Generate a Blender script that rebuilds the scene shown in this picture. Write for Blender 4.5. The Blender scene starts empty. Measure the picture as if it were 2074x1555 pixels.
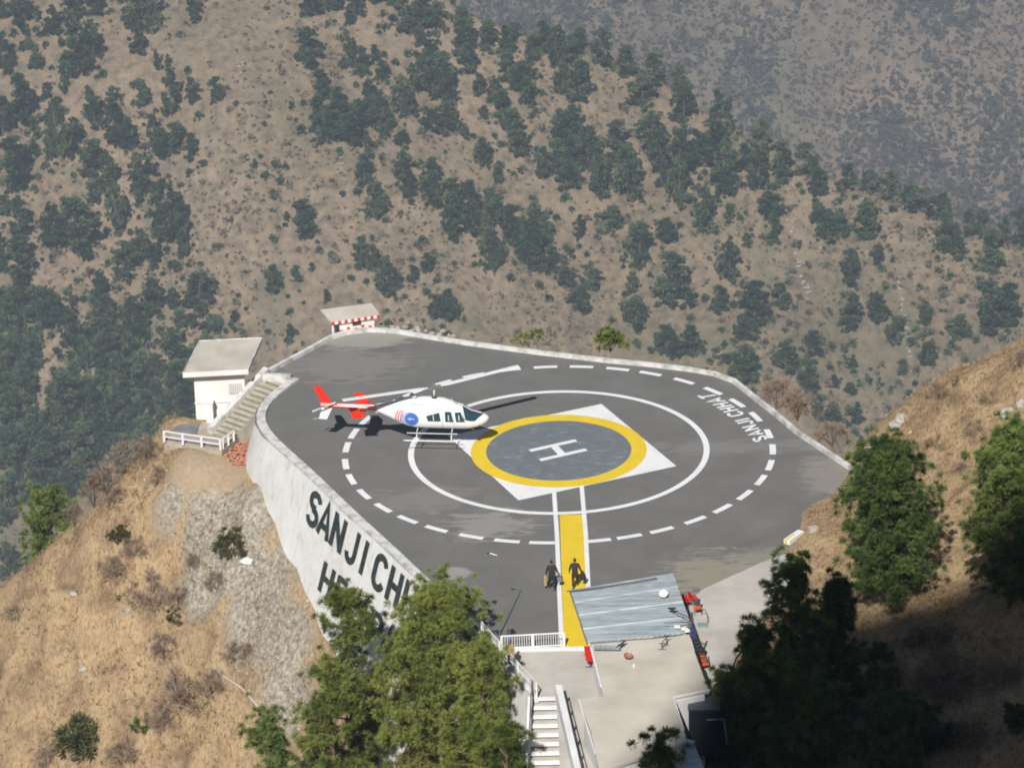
import bpy, bmesh, math, random
import numpy as np
from mathutils import Vector, Matrix, geometry
rng = np.random.default_rng(7)
random.seed(7)
S = bpy.context.scene
COL = S.collection

# ------------------------------------------------------------------ camera
W0, H0, FPX = 2074.0, 1555.0, 7800.0
D_, E_, ROLL, PAN, TILT = 227.4, .4232, -.0263, -.0128, .0175
CAM = np.array([0, -D_ * math.cos(E_), D_ * math.sin(E_)])
_p = -E_ + TILT
FW = np.array([math.sin(PAN) * math.cos(_p), math.cos(PAN) * math.cos(_p), math.sin(_p)])
_r = np.cross(FW, [0, 0, 1]); _r /= np.linalg.norm(_r); _u = np.cross(_r, FW)
CR = math.cos(ROLL) * _r + math.sin(ROLL) * _u
CU = -math.sin(ROLL) * _r + math.cos(ROLL) * _u
cd = bpy.data.cameras.new("camera"); cam = bpy.data.objects.new("camera", cd); COL.objects.link(cam)
cd.sensor_width = 36; cd.lens = FPX / W0 * 36; cd.clip_start = 1; cd.clip_end = 9000
M = Matrix.Identity(4)
for i in range(3):
    M[i][0] = CR[i]; M[i][1] = CU[i]; M[i][2] = -FW[i]; M[i][3] = CAM[i]
cam.matrix_world = M
S.camera = cam

def ray(px, py):
    return FW * FPX + CR * (px - W0 / 2) + CU * (H0 / 2 - py)
def G(px, py, z=0.):
    d = ray(px, py); return CAM + d * ((z - CAM[2]) / d[2])
def PR(P):
    d = np.asarray(P) - CAM; z = d @ FW
    return W0 / 2 + FPX * (d @ CR) / z, H0 / 2 - FPX * (d @ CU) / z

# ------------------------------------------------------------------ light
SUN_EL, SUN_AZ = math.radians(41), math.radians(12)     # shadows fall towards +Y, 10 degrees to +X
SUND = np.array([-math.sin(SUN_AZ) * math.cos(SUN_EL), -math.cos(SUN_AZ) * math.cos(SUN_EL), math.sin(SUN_EL)])
w = bpy.data.worlds.new("World"); S.world = w; w.use_nodes = True
nt = w.node_tree; bg = nt.nodes['Background']
sky = nt.nodes.new('ShaderNodeTexSky'); sky.sky_type = 'NISHITA'; sky.sun_disc = False
sky.sun_elevation = SUN_EL; sky.sun_rotation = math.atan2(SUND[0], SUND[1])
sky.air_density = 1.2; sky.dust_density = 1.5; sky.altitude = 1500
nt.links.new(sky.outputs[0], bg.inputs[0]); bg.inputs[1].default_value = 0.033
sl = bpy.data.lights.new("sun", 'SUN'); sl.energy = 4.6; sl.angle = math.radians(.53); sl.color = (1, .955, .88)
so = bpy.data.objects.new("sun", sl); COL.objects.link(so); so.location = (-30, -250, 260)
so.rotation_euler = Vector(-SUND).to_track_quat('-Z', 'Y').to_euler()
S.view_settings.view_transform = 'Standard'; S.view_settings.look = 'None'
S.view_settings.exposure = 0.35; S.view_settings.gamma = 1.0
S.render.engine = 'CYCLES'
S.cycles.use_denoising = True
S.cycles.pixel_filter_type = 'BLACKMAN_HARRIS'; S.cycles.filter_width = 1.9
S.cycles.max_bounces = 5; S.cycles.diffuse_bounces = 2; S.cycles.glossy_bounces = 3
S.cycles.volume_bounces = 1; S.cycles.transparent_max_bounces = 8
S.cycles.caustics_reflective = False; S.cycles.caustics_refractive = False

# ------------------------------------------------------------------ noise
def _hash(ix, iy, seed):
    h = (ix.astype(np.int64) * 374761393 + iy.astype(np.int64) * 668265263 + seed * 982451653) & 0xffffffff
    h = ((h ^ (h >> 13)) * 1274126177) & 0xffffffff
    return ((h ^ (h >> 16)) & 0xffff) / 32767.5 - 1
def vn(x, y, seed=0):
    x = np.asarray(x, float); y = np.asarray(y, float)
    ix, iy = np.floor(x), np.floor(y); fx, fy = x - ix, y - iy
    fx = fx * fx * (3 - 2 * fx); fy = fy * fy * (3 - 2 * fy)
    a = _hash(ix, iy, seed); b = _hash(ix + 1, iy, seed); c = _hash(ix, iy + 1, seed); d = _hash(ix + 1, iy + 1, seed)
    return (a * (1 - fx) + b * fx) * (1 - fy) + (c * (1 - fx) + d * fx) * fy
def fbm(x, y, seed=0, o=4):
    s = 0; a = 1
    for k in range(o):
        s = s + a * vn(x * 2**k + 17.3 * k, y * 2**k - 9.1 * k, seed + k); a *= .5
    return s

# ------------------------------------------------------------------ materials
def new_mat(name, rough=.8, metal=0., spec=.3):
    m = bpy.data.materials.new(name); m.use_nodes = True
    b = m.node_tree.nodes['Principled BSDF']
    b.inputs['Roughness'].default_value = rough; b.inputs['Metallic'].default_value = metal
    b.inputs['Specular IOR Level'].default_value = spec
    return m, m.node_tree, b
def ramp_node(nt, stops):
    r = nt.nodes.new('ShaderNodeValToRGB'); e = r.color_ramp.elements
    while len(e) < len(stops): e.new(.5)
    for k, (p, c) in enumerate(stops):
        e[k].position = p; e[k].color = (*c, 1) if len(c) == 3 else c
    return r
def coords(nt, scale=(1, 1, 1), world=True):
    if world:
        g = nt.nodes.new('ShaderNodeNewGeometry'); out = g.outputs['Position']
    else:
        g = nt.nodes.new('ShaderNodeTexCoord'); out = g.outputs['Object']
    mp = nt.nodes.new('ShaderNodeMapping'); mp.inputs['Scale'].default_value = scale
    nt.links.new(out, mp.inputs[0]); return mp.outputs[0]
def noise(nt, scale, vec, detail=6, rough=.6, dist=0.):
    n = nt.nodes.new('ShaderNodeTexNoise'); n.inputs['Scale'].default_value = scale
    n.inputs['Detail'].default_value = detail; n.inputs['Roughness'].default_value = rough
    n.inputs['Distortion'].default_value = dist
    nt.links.new(vec, n.inputs['Vector']); return n.outputs['Fac']
def mixc(nt, fac, a, b, mode='MIX'):
    m = nt.nodes.new('ShaderNodeMix'); m.data_type = 'RGBA'; m.blend_type = mode
    for s, v in ((m.inputs['Factor'], fac), (m.inputs['A'], a), (m.inputs['B'], b)):
        if hasattr(v, 'is_output'): nt.links.new(v, s)
        elif isinstance(v, (tuple, list)): s.default_value = (*v, 1) if len(v) == 3 else v
        else: s.default_value = v
    return m.outputs['Result']
def mth(nt, op, a, b=0., clamp=False):
    m = nt.nodes.new('ShaderNodeMath'); m.operation = op; m.use_clamp = clamp
    for s, v in zip(m.inputs, (a, b)):
        if hasattr(v, 'is_output'): nt.links.new(v, s)
        else: s.default_value = v
    return m.outputs[0]
def bump(nt, b, h, strength=.3, dist=.05):
    n = nt.nodes.new('ShaderNodeBump'); n.inputs['Strength'].default_value = strength
    n.inputs['Distance'].default_value = dist
    nt.links.new(h, n.inputs['Height']); nt.links.new(n.outputs[0], b.inputs['Normal'])
def varied(name, c1, c2, scale=1.5, rough=.85, metal=0., spec=.3, lo=.35, hi=.65, bs=0., world=True, sc3=(1, 1, 1), detail=6):
    m, nt, b = new_mat(name, rough, metal, spec)
    v = coords(nt, sc3, world); n = noise(nt, scale, v, detail)
    r = ramp_node(nt, [(lo, c1), (hi, c2)]); nt.links.new(n, r.inputs[0])
    nt.links.new(r.outputs[0], b.inputs['Base Color'])
    if bs: bump(nt, b, noise(nt, scale * 6, v, 4), bs, .05)
    return m
def flat(name, c, rough=.6, metal=0., spec=.4, var=.06):
    d = tuple(max(0, x * (1 - var * 2)) for x in c)
    return varied(name, d, c, 3., rough, metal, spec, world=False)

def leafy(name, dark, mid, light, scale, far=False):
    m, nt, b = new_mat(name, .75, 0, .15)
    v = coords(nt); n = noise(nt, scale, v, 3, .7)
    oi = nt.nodes.new('ShaderNodeObjectInfo')
    n2 = mth(nt, 'ADD', n, mth(nt, 'MULTIPLY', mth(nt, 'SUBTRACT', oi.outputs['Random'], .5), .28))
    at = nt.nodes.new('ShaderNodeAttribute'); at.attribute_name = 'tone'
    n3 = mth(nt, 'ADD', n2, mth(nt, 'MULTIPLY', mth(nt, 'SUBTRACT', at.outputs['Fac'], .5), .5))
    r = ramp_node(nt, [(.25, dark), (.5, mid), (.78, light)]); nt.links.new(n3, r.inputs[0])
    nt.links.new(r.outputs[0], b.inputs['Base Color'])
    tr = nt.nodes.new('ShaderNodeBsdfTranslucent'); nt.links.new(r.outputs[0], tr.inputs[0])
    mx = nt.nodes.new('ShaderNodeMixShader'); mx.inputs[0].default_value = .22
    nt.links.new(b.outputs[0], mx.inputs[1]); nt.links.new(tr.outputs[0], mx.inputs[2])
    nt.links.new(mx.outputs[0], nt.nodes['Material Output'].inputs[0])
    return m

# ------------------------------------------------------------------ mesh helpers
class MB:
    def __init__(s): s.v = []; s.f = []; s.m = []
    def add(s, v, f, mi=0):
        o = len(s.v); s.v += [tuple(map(float, p)) for p in v]; s.f += [tuple(i + o for i in q) for q in f]; s.m += [mi] * len(f)
        return s
    def box(s, c, h, rz=0., mi=0, R=None):
        R = R or Matrix.Rotation(rz, 3, 'Z'); c = Vector(c); v = []
        for z in (-1, 1):
            for y in (-1, 1):
                for x in (-1, 1): v.append(c + R @ Vector((x * h[0], y * h[1], z * h[2])))
        return s.add(v, [(0, 2, 3, 1), (4, 5, 7, 6), (0, 1, 5, 4), (2, 6, 7, 3), (0, 4, 6, 2), (1, 3, 7, 5)], mi)
    def prism(s, pts, z0, z1, mi=0):   # pts: list of (x,y[,z_top]); z1 may be per point
        n = len(pts); z1s = z1 if hasattr(z1, '__len__') else [z1] * n; z0s = z0 if hasattr(z0, '__len__') else [z0] * n
        a = sum(pts[i][0] * pts[(i + 1) % n][1] - pts[(i + 1) % n][0] * pts[i][1] for i in range(n))
        if a < 0: pts = pts[::-1]; z1s = list(z1s)[::-1]; z0s = list(z0s)[::-1]
        v = [(p[0], p[1], z) for p, z in zip(pts, z0s)] + [(p[0], p[1], z) for p, z in zip(pts, z1s)]
        f = [(i, (i + 1) % n, n + (i + 1) % n, n + i) for i in range(n)]
        if n > 4:
            tri = geometry.tessellate_polygon([[Vector((p[0], p[1], 0)) for p in pts]])
            for t in tri:
                t = list(t)
                A, B, C = (pts[i] for i in t)
                if (B[0] - A[0]) * (C[1] - A[1]) - (B[1] - A[1]) * (C[0] - A[0]) < 0: t = t[::-1]
                f.append(tuple(n + i for i in t)); f.append(tuple(t[::-1]))
        else:
            f += [tuple(range(n - 1, -1, -1)), tuple(range(n, 2 * n))]
        return s.add(v, f, mi)
    def tube(s, pts, r, n=8, mi=0, caps=True):
        pts = [Vector(p) for p in pts]; rs = r if hasattr(r, '__len__') else [r] * len(pts)
        v = []; up = Vector((0, 0, 1))
        for i, p in enumerate(pts):
            d = (pts[min(i + 1, len(pts) - 1)] - pts[max(i - 1, 0)]).normalized()
            a = d.cross(up if abs(d.z) < .95 else Vector((1, 0, 0))).normalized(); b = a.cross(d)
            for k in range(n):
                t = 2 * math.pi * k / n; v.append(p + (a * math.cos(t) + b * math.sin(t)) * rs[i])
        f = [(i * n + k, i * n + (k + 1) % n, (i + 1) * n + (k + 1) % n, (i + 1) * n + k) for i in range(len(pts) - 1) for k in range(n)]
        if caps: f += [tuple(range(n - 1, -1, -1)), tuple((len(pts) - 1) * n + k for k in range(n))]
        return s.add(v, f, mi)
    def sheet(s, pts, z, mi=0):
        tri = geometry.tessellate_polygon([[Vector((p[0], p[1], 0)) for p in pts]]); f = []
        for t in tri:
            t = list(t); A, B, C = (pts[i] for i in t)
            if (B[0] - A[0]) * (C[1] - A[1]) - (B[1] - A[1]) * (C[0] - A[0]) < 0: t = t[::-1]
            f.append(tuple(t))
        return s.add([(p[0], p[1], z) for p in pts], f, mi)
    def ring(s, r0, r1, a0, a1, z, n=64, c=(0, 0), mi=0):
        v = []
        for i in range(n + 1):
            t = a0 + (a1 - a0) * i / n
            v += [(c[0] + r0 * math.cos(t), c[1] + r0 * math.sin(t), z), (c[0] + r1 * math.cos(t), c[1] + r1 * math.sin(t), z)]
        return s.add(v, [(2 * i, 2 * i + 1, 2 * i + 3, 2 * i + 2) for i in range(n)], mi)
    def sweep(s, path, hw, z0, z1, mi=0, top_in=0., closed=False):
        # box-section strip along a plan path, half width hw
        P = [np.array(p[:2], float) for p in path]; n = len(P); L = []; Rr = []
        for i in range(n):
            a = P[(i - 1) % n] if (closed or i) else P[i]; b = P[(i + 1) % n] if (closed or i < n - 1) else P[i]
            d0 = P[i] - a; d1 = b - P[i]
            d0 = d0 / (np.linalg.norm(d0) or 1); d1 = d1 / (np.linalg.norm(d1) or 1)
            d = d0 + d1; d = d / np.linalg.norm(d); nn = np.array([-d[1], d[0]])
            ref = d1 if np.linalg.norm(d1) > 0 else d0
            k = 1 / max(.5, abs(nn @ np.array([-ref[1], ref[0]])))
            L.append(P[i] + nn * hw * k); Rr.append(P[i] - nn * hw * k)
        z0s = z0 if hasattr(z0, '__len__') else [z0] * n; z1s = z1 if hasattr(z1, '__len__') else [z1] * n
        v = []
        for i in range(n):
            cc = (L[i] + Rr[i]) / 2; li = cc + (L[i] - cc) * (1 - top_in); ri = cc + (Rr[i] - cc) * (1 - top_in)
            v += [(*L[i], z0s[i]), (*Rr[i], z0s[i]), (*ri, z1s[i]), (*li, z1s[i])]
        f = []
        for i in range(n if closed else n - 1):
            j = (i + 1) % n
            for k in range(4): f.append((4 * i + k, 4 * i + (k + 1) % 4, 4 * j + (k + 1) % 4, 4 * j + k))
        if not closed: f += [(3, 2, 1, 0), tuple(4 * (n - 1) + k for k in range(4))]
        return s.add(v, f, mi)
    def build(s, name, mats, root=None, smooth=False, local=False):
        me = bpy.data.meshes.new(name)
        v = s.v
        if root is not None and not local:
            o = Vector((0, 0, 0)); q_ = root
            while q_ is not None: o = o + q_.location; q_ = q_.parent
            v = [(p[0] - o.x, p[1] - o.y, p[2] - o.z) for p in v]
        me.from_pydata(v, [], s.f)
        if not isinstance(mats, (list, tuple)): mats = [mats]
        for m in mats: me.materials.append(m)
        if len(mats) > 1: me.polygons.foreach_set('material_index', s.m)
        if smooth: me.polygons.foreach_set('use_smooth', [True] * len(me.polygons))
        me.update()
        bm = bmesh.new(); bm.from_mesh(me); bmesh.ops.recalc_face_normals(bm, faces=bm.faces); bm.to_mesh(me); bm.free()
        o = bpy.data.objects.new(name, me); COL.objects.link(o)
        if root is not None: o.parent = root
        return o
def tag(o, label=None, cat=None, group=None, kind=None):
    if label: o['label'] = label
    if cat: o['category'] = cat
    if group: o['group'] = group
    if kind: o['kind'] = kind
    return o
def empty(name, loc, rz=0.):
    e = bpy.data.objects.new(name, None); COL.objects.link(e); e.location = Vector([float(a) for a in loc]); e.rotation_euler = (0, 0, rz)
    e.empty_display_size = .3
    return e
def npmesh(name, V, F, mat, tone=None, smooth=False, uniform=3):
    me = bpy.data.meshes.new(name); V = np.asarray(V, np.float32); F = np.asarray(F, np.int32)
    me.vertices.add(len(V)); me.vertices.foreach_set('co', V.ravel())
    k = F.shape[1]; me.loops.add(F.size); me.loops.foreach_set('vertex_index', F.ravel())
    me.polygons.add(len(F)); me.polygons.foreach_set('loop_start', np.arange(0, F.size, k, dtype=np.int32))
    me.polygons.foreach_set('loop_total', np.full(len(F), k, np.int32))
    if smooth: me.polygons.foreach_set('use_smooth', np.ones(len(F), bool))
    me.materials.append(mat)
    if tone is not None:
        a = me.attributes.new('tone', 'FLOAT', 'FACE'); a.data.foreach_set('value', np.asarray(tone, np.float32))
    me.update(calc_edges=True); me.validate()
    return me
def link(name, me, root=None):
    o = bpy.data.objects.new(name, me); COL.objects.link(o)
    if root is not None: o.parent = root
    return o

# ================================================================== TERRAIN
# --- retaining wall frame (straight stretch): s runs along the top edge, w down the batter
WP0, WP1 = G(618, 961)[:2], G(859, 1189)[:2]
WD = (WP1 - WP0) / np.linalg.norm(WP1 - WP0); WN = np.array([WD[1], -WD[0]]); WN = WN if WN[0] < 0 else -WN
BAT = .3
def wallpt(s, w, out=0.):
    p = WP0 + WD * s + WN * (BAT * w); nn = np.array([WN[0], WN[1], BAT]); nn /= np.linalg.norm(nn)
    return np.array([p[0], p[1], -w]) + nn * out
def wallhit(px, py):
    A = np.array([ray(px, py), -np.array([WD[0], WD[1], 0]), -np.array([WN[0] * BAT, WN[1] * BAT, -1.])]).T
    t, s, w_ = np.linalg.solve(A, np.array([WP0[0], WP0[1], 0]) - CAM); return s, w_

kerb_far_px = [(526, 759), (573, 733), (621, 708), (671, 680), (700, 671), (746, 665), (800, 667.5), (870, 680), (944.6, 692), (1089, 711), (1234, 728),
               (1320, 736), (1399, 745.6), (1446, 754), (1487, 769), (1526, 800), (1571, 835), (1612, 870), (1668, 908), (1724, 945)]
kerb_far = [G(*p, .2)[:2] for p in kerb_far_px]
wall_top_px = [(589.6, 767), (553, 793), (531, 811), (517, 834), (516, 858), (530, 882), (561, 910), (590, 936), (618, 961), (705, 1045), (789, 1122), (859, 1189), (920, 1236), (975, 1288)]
wall_top = [G(*p)[:2] for p in wall_top_px]

def K(px, py, z): return tuple(G(px, py, z))
ctrl = []
crest_l = [K(325, 915, -3.0), K(250, 960, -5.5), K(180, 1040, -8), K(100, 1110, -10.5), K(0, 1190, -13.5), K(-150, 1290, -18.5)]
for c in crest_l:
    ctrl += [c, (c[0] - 1, c[1] + 5, c[2] - 5.5), (c[0] - 3, c[1] + 14, c[2] - 19)]
ctrl += [K(0, 1400, -17.6), K(0, 1555, -20.8), K(200, 1280, -12.6), K(200, 1555, -18), K(-150, 1555, -24), K(350, 1010, -4.6), K(350, 1080, -6.6),
         K(440, 950, -2.9), K(380, 950, -2.9), K(430, 1000, -3.9), K(470, 990, -3.5), K(480, 1100, -5.4), K(400, 1250, -9.6), K(400, 1400, -12.6), K(400, 1555, -15.6), K(520, 1250, -8.2),
         K(600, 1400, -10.2), K(600, 1555, -13), K(800, 1555, -10.8), K(950, 1555, -7.5), K(980, 1420, -4.6), K(1050, 1490, -4.2), K(1150, 1600, -5.5), K(1050, 1650, -8),
         K(600, 1750, -17), K(200, 1750, -22), K(1250, 1700, -7), K(1500, 1700, -5)]
ctrl += [K(345, 905, -2.6), K(430, 905, -2.6), K(500, 905, -2.9), K(485, 870, -2.6), K(430, 850, -2.7), K(380, 850, -2.7)]
ctrl += [(G(391, 868, -2.2)[0] - 2.5, G(391, 868, -2.2)[1] + 3, -4.5), (-21, 13.5, -4.5), (-21.5, 18, -8)]
for px, py in [(530, 985), (560, 1060), (600, 1150), (640, 1228)]:
    s_, w_ = wallhit(px, py); p = wallpt(s_, w_); ctrl.append(tuple(p))
for s_, w_ in [(8, 6.8), (12, 7.2), (16, 6.9), (20, 5.6), (23, 4.4)]: ctrl.append(tuple(wallpt(s_, w_)))
for s_ in (-4, 0, 4, 8, 12, 16, 20, 24):
    p = WP0 + WD * s_ - WN * 1.2; ctrl.append((p[0], p[1], -3.2))
for px, py in [(900, 900), (1100, 790), (1300, 900), (1130, 1050), (1000, 1150), (1250, 1150), (700, 780), (600, 850), (800, 720), (1400, 1000), (1150, 1250), (1450, 850), (1550, 900), (620, 740)]:
    ctrl.append(K(px, py, -2.2))
for px, py in [(1560, 1040), (1600, 980), (1500, 1090), (1660, 945), (1620, 925), (1570, 1100), (1450, 1150)]: ctrl.append(K(px, py, -.5))
for px, py, z in [(1732, 950, .05), (1706, 990, .03), (1664, 1014, .03), (1634, 1034, .05), (1618, 1090, .12), (1606, 1117, .1), (1660, 1075, .5), (1755, 966, .6),
                  (1745, 915, .6), (1790, 850, 2.4), (1850, 800, 4.0), (1900, 765, 5.2), (1960, 740, 6.4), (2010, 722, 7.2), (2074, 695, 8.4), (2200, 650, 11),
                  (1850, 950, 2.0), (1960, 950, 3.6), (2074, 950, 5.2), (1780, 1080, .9), (1900, 1130, 1.9), (2074, 1150, 3.8), (1690, 1200, .2), (1820, 1250, .6),
                  (1900, 1350, .7), (2074, 1350, 2.0), (1650, 1400, -.6), (1900, 1555, -.6), (2074, 1555, .6), (1560, 1555, -1.6), (1470, 1420, -.3), (1440, 1340, -.5), (1650, 1200, .3), (1600, 1290, .15),
                  (1470, 1290, -.5), (1550, 1210, -.5), (1580, 1160, -.4), (1500, 1200, -.3), (1450, 1240, -.3), (2250, 1100, 7), (2250, 1555, 3), (1350, 1350, -1), (1250, 1450, -1.2), (1400, 1555, -2), (1180, 1480, -1.5), (1060, 1350, -1.5)]:
    ctrl.append(K(px, py, z))
for px, py, z in [(1735, 912, .7), (1850, 800, 4.0), (1960, 740, 6.4), (2074, 695, 8.4), (2200, 650, 11)]:
    c = K(px, py, z); ctrl += [(c[0] - .5, c[1] + 4, c[2] - 3.6), (c[0] - 1, c[1] + 14, c[2] - 15)]
for i in range(1, len(kerb_far) - 1, 2):
    d = kerb_far[i + 1] - kerb_far[i - 1]; nn = np.array([-d[1], d[0]]); nn /= np.linalg.norm(nn); p = kerb_far[i]
    ctrl += [(*(p + nn * .8), -.9), (*(p + nn * 3), -3.2), (*(p + nn * 12), -13)]
ctrl += [(-60, 60, -85), (0, 70, -80), (60, 60, -70), (-70, 0, -62), (80, 20, -20), (-70, -60, -50), (80, -50, 0), (0, 110, -125), (-110, 60, -130), (110, 90, -90)]
ctrl = np.array(ctrl)
def _tps(c):
    n = len(c); r = np.sqrt(((c[:, None, :2] - c[None, :, :2])**2).sum(-1) + .3)
    A = np.zeros((n + 3, n + 3)); A[:n, :n] = r + np.eye(n) * -.02; A[:n, n] = 1; A[:n, n + 1:] = c[:, :2]; A[n, :n] = 1; A[n + 1:, :n] = c[:, :2].T
    return np.linalg.solve(A, np.concatenate([c[:, 2], np.zeros(3)]))
_w = _tps(ctrl)
def tps(x, y):
    x = np.asarray(x, float); sh = x.shape; x = x.ravel(); y = np.asarray(y, float).ravel(); out = np.empty_like(x)
    for i in range(0, len(x), 20000):
        X, Y = x[i:i + 20000], y[i:i + 20000]
        r = np.sqrt((X[:, None] - ctrl[None, :, 0])**2 + (Y[:, None] - ctrl[None, :, 1])**2 + .3)
        out[i:i + 20000] = r @ _w[:len(ctrl)] + _w[-3] + _w[-2] * X + _w[-1] * Y
    return out.reshape(sh)
# crest of the mountain shoulder behind the camera (it throws the shade in the lower right)
YC = -266.
shade_px = [(1235, 1660, 2.5), (1290, 1575, 2.5), (1360, 1522, 2.5), (1408, 1432, 1.5), (1462, 1345, 0), (1560, 1288, 0), (1700, 1248, .3), (1850, 1200, 1.5), (1950, 1165, 2.4), (2074, 1085, 4.3), (2250, 1000, 7)]
prof = []
for px, py, z in shade_px:
    p = G(px, py, z); t = (YC - p[1]) / SUND[1]; q = p + SUND * t; prof.append((q[0], q[2] - 2.5))
prof.sort(); prof = np.array(prof)
def zcrest(x):
    z = np.interp(x, prof[:, 0], prof[:, 1])
    return z + np.where(x < prof[0, 0], (x - prof[0, 0]) * 9, 0)
def ss(a, b, x):
    t = np.clip((x - a) / (b - a), 0, 1); return t * t * (3 - 2 * t)
def near_z(x, y, detail=True):
    x = np.asarray(x, float); y = np.asarray(y, float)
    zt = np.clip(tps(x, np.maximum(y, -75)), -150, 40)
    zf = -22 + np.maximum(0, -72 - y) * .72
    k = ss(-55, -80, y); z = zt * (1 - k) + zf * k
    zb = 75 + np.maximum(0, -214 - y) * .9 + np.maximum(0, -258 - y) * 17
    z = np.where(y < -214, np.clip(zb, 0, np.maximum(zcrest(x), 76)), np.minimum(z, 76))
    rr = np.hypot(x, y + 90); z = z - np.maximum(0, rr - 190) * .5 * (y > -230)
    if detail:
        a = 1 - .96 * np.minimum(np.minimum(ss(-20, -16, x), 1 - ss(18.5, 22, x)), np.minimum(ss(-30, -26, y), 1 - ss(12, 16, y)))
        z = z + a * (.28 * fbm(x / 3.1, y / 3.1, 3, 4) + .35 * vn(x / 9, y / 9, 8) * (np.hypot(x, y + 10) > 22))
    return z
def near1(x, y): return float(near_z(np.array([x]), np.array([y]))[0])

def grid_mesh(xs, ys, zf, mat, name):
    X, Y = np.meshgrid(xs, ys); Z = zf(X, Y); V = np.stack([X.ravel(), Y.ravel(), Z.ravel()], -1)
    nx, ny = len(xs), len(ys); i = np.arange(nx - 1)[None, :] + nx * np.arange(ny - 1)[:, None]; i = i.ravel()
    return npmesh(name, V, np.stack([i, i + 1, i + nx + 1, i + nx], -1), mat, smooth=True)
def uneven(a, b, lo, hi, fine, coarse):
    v = [a]
    while v[-1] < b:
        x = v[-1]; d = max(0, lo - x, x - hi); v.append(x + fine + min(coarse - fine, d * .12))
    return np.array(v)

# near-hill material: golden grass, with dirt, rock and rubble patches where the photograph has them
def hill_mat():
    m, nt, b = new_mat('dry_grass_ground', .95, 0, .1)
    v = coords(nt); n1 = noise(nt, .45, v, 8, .62, .6); n2 = noise(nt, 3.5, v, 6, .7)
    v2 = coords(nt, (1, .45, .45)); n3 = noise(nt, 7., v2, 5, .7)
    r1 = ramp_node(nt, [(.3, (.21, .15, .095)), (.45, (.38, .27, .165)), (.6, (.49, .36, .215)), (.8, (.38, .285, .165))]); nt.links.new(n1, r1.inputs[0])
    r2 = ramp_node(nt, [(.3, (.45, .42, .4)), (.55, (1.0, 1.0, 1.0)), (.8, (1.12, 1.12, 1.1))]); nt.links.new(n3, r2.inputs[0])
    c = mixc(nt, .85, r1.outputs[0], r2.outputs[0], 'MULTIPLY')
    def spot(px, py, z, rad, col, edge=.5, k=3.2):
        nonlocal c
        p = G(px, py, z)
        d = nt.nodes.new('ShaderNodeVectorMath'); d.operation = 'DISTANCE'; g = nt.nodes.new('ShaderNodeNewGeometry')
        nt.links.new(g.outputs['Position'], d.inputs[0]); d.inputs[1].default_value = tuple(p)
        q = mth(nt, 'ADD', d.outputs['Value'], mth(nt, 'MULTIPLY', mth(nt, 'SUBTRACT', n2, .5), k))
        q = mth(nt, 'ADD', q, mth(nt, 'MULTIPLY', mth(nt, 'SUBTRACT', n1, .5), k))
        f = nt.nodes.new('ShaderNodeMapRange'); f.interpolation_type = 'SMOOTHSTEP'
        f.inputs[1].default_value = rad + edge; f.inputs[2].default_value = rad - edge; nt.links.new(q, f.inputs[0])
        c = mixc(nt, f.outputs[0], c, col)
    rockr = ramp_node(nt, [(.35, (.19, .16, .125)), (.5, (.34, .30, .245)), (.64, (.53, .495, .44))]); nt.links.new(n2, rockr.inputs[0])
    for a in [(330, 1020, -4.2, 2.4), (420, 1060, -5, 3.1), (480, 1120, -6, 2.9), (530, 1200, -7, 3.0), (570, 1290, -8, 2.7), (560, 1400, -10, 2.6), (500, 1180, -6.5, 2.2), (400, 1180, -8, 1.9), (520, 1050, -4.3, 2.0), (470, 1290, -9, 1.5)]:
        spot(*a, rockr.outputs[0], .6, 4.)
    dirt = ramp_node(nt, [(.3, (.33, .25, .17)), (.7, (.45, .35, .25))]); nt.links.new(n2, dirt.inputs[0])
    spot(400, 945, -2.9, 1.7, dirt.outputs[0], .3, 1.2); spot(460, 960, -3, 1.3, dirt.outputs[0], .3, 1.2)
    nt.links.new(c, b.inputs['Base Color'])
    bump(nt, b, n3, .8, .15)
    return m
MAT_HILL = hill_mat()
xs = uneven(-230, 230, -34, 40, .32, 7); ys = np.concatenate([np.arange(-420, -275, 6.), np.arange(-275, -205, 1.), uneven(-205, 150, -62, 22, .32, 7)])
hill = link('hillside', grid_mesh(xs, ys, near_z, MAT_HILL, 'hillside')); tag(hill, kind='structure')

# --- far slope: world plane rising away from the camera, cut by a ridge crest that falls to the right
SL = math.tan(math.radians(37)); Y0M, Z0M = 735., -245.
def mplane(x, y): return Z0M + SL * (y - Y0M) - .04 * x
crest_px = [(-900, -420), (0, -230), (600, -140), (800, -70), (900, -10), (950, 25), (1050, 62), (1150, 92), (1250, 122), (1330, 150), (1400, 190), (1470, 240), (1560, 285), (1640, 335), (1693, 356), (1743, 371), (1819, 392),
            (1883, 421), (1937, 447), (1984, 456), (2060, 480), (2300, 610), (2900, 900)]
cx_, cy_ = [], []
for px, py in crest_px:
    d = ray(px, py); t = (Z0M - SL * Y0M - CAM[2] + SL * CAM[1] - .04 * CAM[0]) / (d[2] - SL * d[1] + .04 * d[0]); p = CAM + d * t; cx_.append(p[0]); cy_.append(p[1])
def mount_z(x, y):
    x = np.asarray(x, float); y = np.asarray(y, float); yc = np.interp(x, cx_, cy_); over = np.maximum(0, y - yc)
    z = mplane(x, np.minimum(y, yc)) - over * .85
    d = np.abs(y - yc); k = ss(0, 45, d) * .8 + .2
    z = z + k * (7 * vn(x / 46 + .3 * y / 46, y / 150, 21) + 3. * fbm(x / 19, y / 34, 22, 3)) + .5 * fbm(x / 4, y / 4, 25, 3)
    z = z - ss(-30, 90, x) * 6 * np.abs(vn(x / 20 + .3 * y / 20, y / 160, 55)) * k
    return np.maximum(z, -890)
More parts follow.
